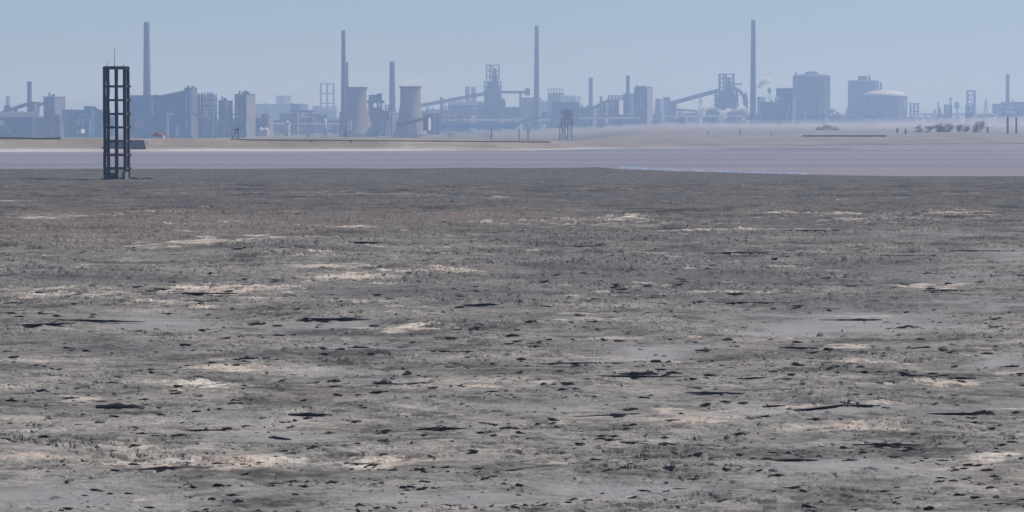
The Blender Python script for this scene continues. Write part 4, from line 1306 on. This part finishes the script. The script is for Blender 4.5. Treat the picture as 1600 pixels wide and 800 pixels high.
pylon(1572, 171, 4500, "faint power pylon below the rightmost chimney", 5)
chimney(1574, 5.5, 7, 116, 4300, "rightmost chimney above a flat-roofed hall", rings=2)
block("flat_hall", "large flat-roofed hall at the right edge", "building", 1572, 1625, 160, 4250, None, 'grey', depth=50, bands=1, vents=2, ribs=5)
block("flat_hall", "lower stepped hall left of the rightmost chimney", "building", 1557, 1573, 163, 4240, None, 'grey', depth=40, bands=1)
block("long_wall_shed", "long low dark shed behind the right-hand bushes", "shed", 1425, 1545, 185, 4100, None, 'dark', depth=20)
block("long_wall_shed", "long low shed below the rightmost hall", "shed", 1545, 1640, 187, 4000, None, 'grey', depth=20)
block("low_shed", "long dark shed before the domed tank", "shed", 1300, 1425, 186, 3900, None, 'dark', depth=20)

# low clutter along the foot of the works: sheds, pipe racks and drums, each a thing
used = {}
adj = ["low sooty shed", "small hazy grey shed", "squat flat-roofed store", "narrow gabled shed", "small blue-clad shed", "little brown workshop", "low windowed workshop", "dim concrete store"]
for i in range(62):
    px = 10 + i * 25.6 + R.uniform(-9, 9)
    if 120 < px < 205 and i % 2: continue
    D = (3450 + R.uniform(0, 600) + 250 * (px > 1000)) * (.82 if px < 400 else .88 if px < 680 else 1)
    k = R.randrange(8)
    land = near_land(px)
    while (k, land) in used and len([1 for q in used if q[1] == land]) < 8: k = (k + 1) % 8
    used[(k, land)] = 1
    w = R.uniform(14, 36)
    top = {True: R.uniform(176, 190), False: R.uniform(172, 186)}[px < 620]
    if px > 1250: top = R.uniform(177, 188)
    m_ = ['dark', 'grey', 'dark', 'dark', 'blue', 'brown', 'grey', 'concrete'][k]
    block("works_shed", adj[k] + " " + land, "shed", px - w / 2, px + w / 2, top, D, px + w * 0.22 if k in (1, 2, 4, 6, 7) else None, m_, depth=R.uniform(14, 30),
          pitched=k in (0, 3, 5), bands=1 if k == 6 else 0, vents=R.choice([0, 1, 2]), group="low sheds along the foot of the works")
kinds = ["pale storage drum", "slim steel stack", "white vessel on legs", "dark bin tower"]
cnt = {}
for i in range(58):
    px = 8 + i * 27.4 + R.uniform(-10, 10)
    if 150 < px < 210: continue
    D = (3350 + R.uniform(0, 500) + 300 * (px > 1000)) * (.82 if px < 400 else .88 if px < 680 else 1)
    land = near_land(px)
    k = i % 4
    while (k, land) in cnt and len([1 for q in cnt if q[1] == land]) < 4: k = (k + 1) % 4
    if (k, land) in cnt: continue
    cnt[(k, land)] = 1
    b = base_of(px, D)
    t = thing(["storage_drum", "steel_stack", "process_vessel", "bin_tower"][k], kinds[k] + " " + land, ["tank", "stack", "vessel", "bin"][k], b, "small plant along the foot of the works")
    Hh = at(px, R.uniform(176, 188), D).z - b.z
    if k == 0:
        r_ = S(R.uniform(3, 5), D)
        MB().lathe(b, [(r_, 0), (r_, Hh * .8), (r_ * .3, Hh * .95)], 16).build("drum", M['pale'], t)
        MB().lathe((b.x, b.y, b.z + Hh * .78), [(r_, 0), (r_ + .5, .1), (r_ + .5, .9), (r_, 1)], 16, False, False).build("hoop", M['steel'], t)
    elif k == 1:
        Hh = at(px, R.uniform(160, 172), D).z - b.z
        r_ = S(R.uniform(.8, 1.4), D)
        MB().lathe(b, [(r_ * 1.5, 0), (r_, Hh * .1), (r_ * .9, Hh), (r_ * .6, Hh)], 12).build("shaft", M['steel'], t)
        MB().lathe((b.x, b.y, b.z + Hh * .8), [(r_, 0), (r_ + .9, .1), (r_ + .9, .6), (r_, .7)], 12, False, False).build("platform", M['dark'], t)
    elif k == 2:
        r_ = S(R.uniform(2, 3.2), D)
        MB().lathe((b.x, b.y, b.z + Hh * .35), [(r_ * .3, 0), (r_, Hh * .12), (r_, Hh * .55), (r_ * .4, Hh * .65)], 16).build("vessel", M['white'], t, True)
        for a in range(4):
            MB().bar((b.x + r_ * math.cos(a * 1.57 + .6), b.y + r_ * math.sin(a * 1.57 + .6), b.z), (b.x + r_ * .85 * math.cos(a * 1.57 + .6), b.y + r_ * .85 * math.sin(a * 1.57 + .6), b.z + Hh * .5), .6).build("leg", M['steel'], t)
    else:
        w_ = S(R.uniform(5, 9), D)
        MB().box((b.x, b.y + 5, b.z + Hh * .65), (w_, 8, Hh * .7)).build("bin", M['dark'], t)
        MB().box((b.x, b.y + 5, b.z + Hh * 1.03), (w_ * 1.15, 9, Hh * .05)).build("roof", M['steel'], t)
        for sx in (-1, 1):
            for sy in (2, 8):
                MB().box((b.x + sx * w_ * .45, b.y + sy, b.z + Hh * .16), (1, 1, Hh * .32)).build("leg", M['steel'], t)
def pipe_rack(x0, x1, y, D, label, n=2):
    a, b = at(x0, y, D), at(x1, y, D)
    mid = (a + b) / 2
    t = thing("pipe_rack", label, "pipe rack", (mid.x, mid.y, tz(mid.x, mid.y)), "pipe racks of the works")
    for k in range(n):
        off = Vector((0, k * 2.2, (k % 2) * 1.4))
        MB().tube([a + off, b + off], 0.9, 8).build("pipe", M['pale' if k == 0 else 'steel'], t)
    m_ = max(3, int((b.x - a.x) / 18))
    for i in range(m_ + 1):
        x = a.x + (b.x - a.x) * i / m_
        g = tz(x, D) - .4
        MB().box((x, D + 1, (g + a.z - .9) / 2), (0.8, 0.8, a.z - .9 - g)).build("stanchion", M['steel'], t)
        MB().box((x, D + 1.2, a.z - 1.2), (1.0, 5, 0.5)).build("cross_head", M['steel'], t)
for i, (lx, land) in enumerate(LAND):
    for j in range(2):
        px = lx + R.uniform(-16, 16)
        if 150 < px < 212 or px < 5: continue
        D = (3400 + R.uniform(0, 400) + 350 * (px > 1000)) * (.80 if px < 400 else .86 if px < 680 else 1)
        if j == 0:
            w_ = R.uniform(6, 12)
            g_ = base_of(px, D); dyb = 178 - (g_.z - CAM_Z) * F / D
            frame_tower("pipe_gantry", "open steel pipe frame " + land, px - w_ / 2, px + w_ / 2, R.uniform(163, 180), dyb, D, nx=2, levels=R.randint(3, 4), member=0.9, depth=7, cat="gantry", group="open steel frames of the works")
        else:
            y0 = R.uniform(172, 186); l_ = R.uniform(22, 44)
            gallery((px - l_ / 2, y0 + R.uniform(-4, 4)), (px + l_ / 2, y0), R.uniform(1.6, 2.8), D, "thin enclosed bridge " + land, (0.15, 0.85), mat=R.choice(['pale', 'grey', 'dark', 'blue']), depth=3)
pipe_rack(398, 536, 194, 3300, "pipe rack left of the first cooling tower")
pipe_rack(690, 860, 188, 3500, "pipe rack before the first blast furnace", 3)
pipe_rack(905, 1000, 185, 3450, "pipe rack before the stepped dark plant")
pipe_rack(1040, 1165, 182, 3450, "pipe rack before the second blast furnace", 3)
pipe_rack(20, 160, 190, 3300, "pipe rack before the far left plant")
pipe_rack(1425, 1560, 180, 4000, "pipe rack among the faint masts")

# ------------------------------------------------------------------ trees and bushes
def leaf_mat(name, a, b_):
    m, nt, b = new_mat(name)
    n = noise_node(nt, 0.8, 3, 0.6, pos_vec(nt))
    r = ramp(nt, n.outputs[0], [(0.3, a), (0.7, b_)])
    nt.links.new(r.outputs[0], b.inputs["Base Color"])
    b.inputs["Roughness"].default_value = 0.8
    b.inputs["Specular IOR Level"].default_value = 0.2
    return m
M['leaf'] = leaf_mat('dusty_leaves', (0.045, 0.055, 0.025), (0.10, 0.105, 0.05))
M['scrub'] = leaf_mat('dry_scrub', (0.27, 0.25, 0.16), (0.40, 0.36, 0.24))
M['bark'] = weathered('bark', (0.09, 0.075, 0.06), 0.3)

def tree(name, label, cat, px, D, h_px, w_px, mat, n=420, trunk=0.3, group=None, y_base=None):
    b = base_of(px, D)
    if y_base: b.z = at(px, y_base, D).z
    H, W = S(h_px, D), S(w_px, D)
    t = thing(name, label, cat, b, group)
    tr = MB()
    tr.tube([b, b + Vector((R.uniform(-.2, .2), 0, H * trunk)), b + Vector((R.uniform(-.4, .4), 0, H * .75))], [H * .03 + .06, H * .022 + .04, .04], 7)
    for i in range(6):
        a = R.uniform(0, 6.28); z = H * R.uniform(trunk * .6, .6)
        tr.tube([b + Vector((0, 0, z)), b + Vector((math.cos(a) * W * .2, math.sin(a) * W * .2, z + H * .14)), b + Vector((math.cos(a) * W * .38, math.sin(a) * W * .38, z + H * .2))], [.10, .06, .02], 5)
    tr.build("trunk", M['bark'], t)
    clumps = []
    for i in range(11):
        a = R.uniform(0, 6.28); r_ = R.uniform(0.1, .5) * W * .8
        clumps.append((b.x + math.cos(a) * r_, b.y + math.sin(a) * r_, b.z + H * R.uniform(trunk + .06, .92), R.uniform(.12, .26) * W))
    cr = MB()
    for i in range(n):
        cx, cy, cz, cs = R.choice(clumps)
        p = Vector((R.gauss(cx, cs * .55), R.gauss(cy, cs * .55), R.gauss(cz, cs * .38)))
        if p.z < b.z + .1: p.z = b.z + R.uniform(.1, .5)
        s = W * R.uniform(.02, .055)
        u = Vector((R.gauss(0, 1), R.gauss(0, 1), R.gauss(0, 1))).normalized()
        v = u.orthogonal().normalized(); w = u.cross(v)
        q = len(cr.v)
        for e in (v, w * .7, -v, -w * .7): cr.v.append(tuple(p + e * s))
        cr.f.append((q, q + 1, q + 2, q + 3))
    cr.build("crown", M[mat], t)
    return t
for i, (px, w, h, yb) in enumerate([(1436, 14, 12, 208), (1451, 16, 12, 209), (1470, 24, 16, 209), (1482, 18, 15, 208), (1500, 16, 13, 208), (1511, 14, 15, 208), (1532, 20, 16, 207), (1524, 12, 11, 208)]):
    tree("scrub_bush", ["leftmost olive bush in the scrub row near the right edge", "second olive bush in the scrub row near the right edge", "broad olive bush third in the right scrub row",
         "olive bush right of the broad one in the right scrub row", "fifth olive bush in the right scrub row", "upright olive bush sixth in the right scrub row",
         "large rightmost olive bush of the scrub row", "small bush left of the rightmost one in the scrub row"][i], "bush", px, 1420, h, w, 'scrub', 1000, .12, "olive bushes of the right scrub row", yb)
for i, (px, w, h) in enumerate([(1282, 14, 9), (1294, 20, 12), (1306, 13, 9)]):
    tree("scrub_bush", ["left yellowish bush below the turquoise shed", "middle taller yellowish bush below the turquoise shed", "right yellowish bush below the turquoise shed"][i], "bush", px, 1600, h, w, 'scrub', 800, .12, "yellowish bushes below the turquoise shed", 207)
for i, (px, w, h, D) in enumerate([(1272, 10, 14, 3300), (1302, 14, 20, 3350), (1308, 12, 17, 3300), (1297, 10, 18, 3400), (1413, 9, 22, 3900)]):
    tree("round_tree", ["small dark tree left of the turquoise shed", "dark round tree right of the turquoise shed", "lower dark tree at the right of the round tree", "dark tree touching the turquoise shed", "slim dark tree before the domed tank"][i], "tree", px, D, h, w, 'leaf', 420, .25, "dark trees by the gas holders", 190)
tl = [(18, 10), (30, 8), (72, 9), (106, 9), (140, 9), (216, 8), (236, 9), (284, 8), (314, 10), (342, 9), (432, 9), (446, 10), (480, 9), (508, 8), (562, 6), (600, 8), (640, 8), (705, 9), (762, 8), (826, 9), (912, 8), (938, 9), (968, 8), (1022, 9), (1066, 9), (1112, 8), (1150, 8), (1216, 9), (1246, 9), (1330, 9), (1368, 9)]
seen = {}
for i, (px, h) in enumerate(tl):
    land = near_land(px)
    k = seen.get(land, 0); seen[land] = k + 1
    left = px < 620
    tree("plain_tree", ["small dusty tree on the plain ", "second small dusty tree on the plain ", "third small dusty tree on the plain "][k] + land, "tree", px, 2700 + R.uniform(-150, 350), h * R.uniform(.9, 1.3), h * R.uniform(1.3, 2.0), 'leaf', 200, .15, "small trees on the plain before the works")

# ------------------------------------------------------------------ far bank: pipes, ramp, posts, trestle
def bank_pipe(x0, y0, x1, y1, D, label, r=0.28, drop=False):
    a, b = at(x0, y0, D), at(x1, y1, D)
    t = thing("slurry_pipe", label, "pipe", ((a.x + b.x) / 2, D, tz((a.x + b.x) / 2, D)), "slurry pipes along the far bank")
    n = max(4, int((b.x - a.x) / 5))
    pts = []
    for i in range(n + 1):
        q = a + (b - a) * (i / n)
        pts.append((q.x, q.y + 0.4 * math.sin(i * .7), max(q.z - .25, tz(q.x, q.y) + .28) + R.uniform(-.03, .03)))
    MB().tube(pts, r, 8).build("pipe_run", M['pipe'], t)
    for i in range(0, n + 1, 2):
        q = pts[i]; g = tz(q[0], q[1]) - .2
        if .25 < q[2] - g < 0.9:
            MB().box((q[0], q[1], (g + q[2] - .1) / 2), (0.35, 0.5, q[2] - .1 - g)).build("cradle", M['concrete'], t)
    if drop:
        q = at(92, 219, D); g = at(92, 240, 722)
        MB().tube([q, (q.x, g.y, g.z)], 0.14, 6).build("drop_pipe", M['pipe'], t)
    return t
bank_pipe(-60, 217.5, 95, 217.5, 741, "black slurry pipe on the far bank left of the lattice tower", 0.26, True)
bank_pipe(362, 216.6, 860, 220.2, 744, "long black slurry pipe along the far bank crest", 0.15)
t = thing("pipe_stand", "leaning steel stand at the left end of the long slurry pipe", "stand", at(366, 217, 746))
MB().bar(at(363, 217, 746), at(371, 201, 746), .22).build("leaning_strut", M['steel'], t)
MB().bar(at(372, 217, 747), at(372, 199, 747), .2).build("upright", M['steel'], t)
MB().bar(at(364, 202, 746.5), at(374, 202, 746.5), .18).build("top_bar", M['steel'], t)
# grey ramp behind the tower
D = 728
t = thing("concrete_ramp", "grey concrete ramp wall on the far bank behind the lattice tower", "ramp", at(176, 236, D))
MB().prism([at(163, 236.0, D), at(214, 234.0, D), at(227, 232.5, D), at(224, 219.8, D), at(166, 219.5, D)], (0, 9, 0)).build("wall", M['rampwall'], t)
MB().prism([at(224.5, 219.5, D - .3), at(227.5, 232.5, D - .3), at(228.3, 232.5, D - .3), at(225.3, 219.3, D - .3)], (0, 1.5, 0)).build("edge_kerb", M['concrete'], t)
MB().bar(at(166, 219.3, D - .1), at(225, 219.6, D - .1), .6, .25).build("coping", M['concrete'], t)
t = thing("red_tarpaulin", "orange red tarpaulin heap on the far bank right of the ramp", "tarpaulin", at(248, 213, 1200))
b = at(248, 214, 1200)
MB().prism([at(236, 213, 1200), at(255, 213, 1200), at(253, 210, 1200), at(246, 207.5, 1200), at(241, 209, 1200)], (0, 4, 0)).build("sheet", M['rust'], t)
MB().prism([at(243, 216, 1199), at(256, 216, 1199), at(255, 213.2, 1199), at(244, 213.2, 1199)], (0, 4, 0)).build("base", M['pale'], t)
# long concrete bar on the right plain
D = 1150
cz = tz(at(1320, 213, D).x, D)
t = thing("concrete_channel", "long low concrete channel lying on the plain below the gas holders", "channel", (at(1320, 213.5, D).x, D, cz))
MB().box((at(1320, 213, D).x, D + 2, cz + .1), (S(130, D), 3.0, .7)).build("channel_wall", M['concrete'], t)
MB().box((at(1320, 213, D).x, D + 1.5, cz + .53), (S(132, D), 4.2, .14)).build("coping", M['pale'], t)
for x, y0, y1, D, lb in ((1402, 201, 208, 1350, "short dark post left of the right scrub row"), (1415, 202, 211, 1300, "stout dark post at the left end of the right scrub row"),
                         (1543, 199, 210, 1350, "short dark post at the right end of the scrub row"), (1574.5, 183, 212, 1300, "tall dark post near the right edge, left of two"), (1588, 184, 209, 1320, "tall dark post near the right edge, right of two"),
                         (1106, 206, 215, 1250, "thin post on the plain below the second ore conveyor"), (1156, 203, 216, 1250, "thin post on the plain below the second blast furnace"), (1205, 207, 216, 1250, "thin post on the plain below the coke plant"),
                         (811, 202, 219, 1150, "thin post left of the timber trestle, farther one"), (825, 204, 219, 1150, "thin post left of the timber trestle, nearer one"), (768, 200, 219, 1150, "thin post below the first blast furnace"),
                         (588, 205, 218, 1150, "thin post between the cooling towers"), (540, 200, 218, 1150, "thin post before the first cooling tower")):
    t = thing("bank_post", lb, "post", at(x, y1, D), "posts on the far bank")
    a, b = at(x, y1 + 1, D), at(x, y0, D)
    wd = 0.75 if x > 1400 else 0.35
    MB().bar(a, b, wd).build("shaft", M['timber'], t)
    MB().box(tuple(b + Vector((0, 0, .1))), (wd * 1.25, wd * 1.25, .2)).build("cap", M['timber'], t)
# timber trestle
D = 1500
t = thing("timber_trestle", "grey green timber trestle tower on the far plain before the wide mill", "trestle", at(884, 218.5, D))
for x in (874, 878.5, 882.5, 886.5, 894):
    for y in (0, 3.2):
        q0, q1 = at(x, 219, D + y), at(x + (884 - x) * .12, 193, D + y)
        MB().bar(q0, q1, .42).build("leg", M['timber'], t)
for x in (877, 880, 883, 886, 889, 892, 895):
    for y in (0, 3.2):
        MB().bar(at(x, 194, D + y), at(x + (886 - x) * .12, 169 + abs(x - 885) * .5, D + y), .38).build("post", M['timber'], t)
for yy in (193, 186, 179, 173):
    MB().bar(at(876, yy, D - .3), at(896, yy, D - .3), .3, .4).build("rail", M['timber'], t)
for i, (xa, ya, xb, yb) in enumerate(((874, 217, 884, 195), (884, 217, 876, 195), (886, 217, 894, 195), (894, 217, 886, 195), (877, 193, 888, 174), (895, 193, 884, 174))):
    MB().bar(at(xa, ya, D - .5), at(xb, yb, D - .5), .28).build("brace", M['timber'], t)
MB().box((at(885, 1, D).x, D + 1.6, at(0, 193.5, D).z), (S(21, D), 4.2, .35)).build("platform", M['timber'], t)

M['froth'] = weathered('dirty_froth', (0.26, 0.31, 0.40), 0.2, streak=False)
# foam along the near water's edge at right
mbf = MB()
for i in range(170):
    px = 968 + 290 * R.random() ** 1.5
    row = float(np.interp(px, [965, 1050, 1150, 1260, 1400, 1600], [261.5, 265, 267.5, 270.5, 272.3, 272.5]))
    d = CAM_Z * F / (row - 178.0) + R.uniform(-1, 18 * max(.15, 1 - (px - 968) / 500))
    x = (px - 800) / F * d
    s = R.uniform(.15, .6)
    k = 7
    q = len(mbf.v)
    mbf.v.append((x, d, -0.20 + .10 + R.uniform(0, .08)))
    for j in range(k):
        a = 2 * math.pi * j / k
        mbf.v.append((x + math.cos(a) * s * R.uniform(.8, 2.4), d + math.sin(a) * s * R.uniform(.6, 1.4), -0.19))
    for j in range(k): mbf.f.append((q, q + 1 + j, q + 1 + (j + 1) % k))
tag(mbf.build("shore_foam", M['froth']), "white froth blown along the near water edge", "foam", kind="stuff")

# ------------------------------------------------------------------ steam
def steam(label, puffs, D, dens=0.02, col=(1, 1, 1), cat="steam"):
    import bmesh
    bm = bmesh.new()
    for px, py, r in puffs:
        c = at(px, py, D)
        rr = S(r * 1.15, D)
        ret = bmesh.ops.create_icosphere(bm, subdivisions=3, radius=1.0)
        o = R.uniform(0, 50)
        vc = np.array([tuple(v.co) for v in ret['verts']])
        nn = fbm(vc[:, 0] * 1.3 + o, vc[:, 1] * 1.3 + vc[:, 2] * 1.7, 3)
        for v, n in zip(ret['verts'], nn):
            n = float(n)
            v.co = c + Vector((v.co.x, v.co.y * .9, v.co.z * .8)) * (rr * (1 + .55 * n))
    me = bpy.data.meshes.new("steam_plume"); bm.to_mesh(me); bm.free()
    m = bpy.data.materials.new("steam"); m.use_nodes = True
    nt = m.node_tree; nt.nodes.clear()
    out = nt.nodes.new("ShaderNodeOutputMaterial")
    pv = nt.nodes.new("ShaderNodeVolumePrincipled")
    pv.inputs["Color"].default_value = (*col, 1); pv.inputs["Absorption Color"].default_value = (1, 1, 1, 1)
    pv.inputs["Density"].default_value = dens
    nt.links.new(pv.outputs[0], out.inputs["Volume"])
    o = link_mesh("steam_plume", me, m)
    rm = o.modifiers.new("union", 'REMESH'); rm.mode = 'VOXEL'; rm.voxel_size = 0.9
    tag(o, label, cat, "steam plumes of the works", kind="stuff")
steam("white steam drifting off the second cooling tower rim", [(633, 133, 5), (640, 132, 6), (648, 130, 6), (655, 127, 5), (646, 126, 4), (661, 122, 3.5)], 2915, .12)
steam("white steam puff right of the tallest right chimney", [(1186, 135, 4), (1190, 131, 4), (1195, 127, 5), (1201, 126, 5), (1197, 123, 4), (1205, 129, 3)], 3800, .30)
steam("white steam column under the second ore conveyor", [(1092, 188, 5), (1093, 182, 5.5), (1096, 176, 6), (1100, 170, 5), (1104, 165, 4)], 3420, .25)
steam("white steam column at the foot of the second blast furnace", [(1127, 186, 5), (1129, 181, 6), (1132, 176, 5), (1138, 172, 4), (1124, 173, 3)], 3420, .25)
steam("small white steam wisp left of the tallest right chimney", [(1166, 143, 3), (1169, 140, 3), (1163, 145, 2.5), (1155, 170, 4), (1160, 168, 4)], 3750, .25)
steam("white steam behind the far left stack", [(2, 176, 6), (12, 178, 5), (24, 176, 5), (35, 174, 4)], 4650, .06)
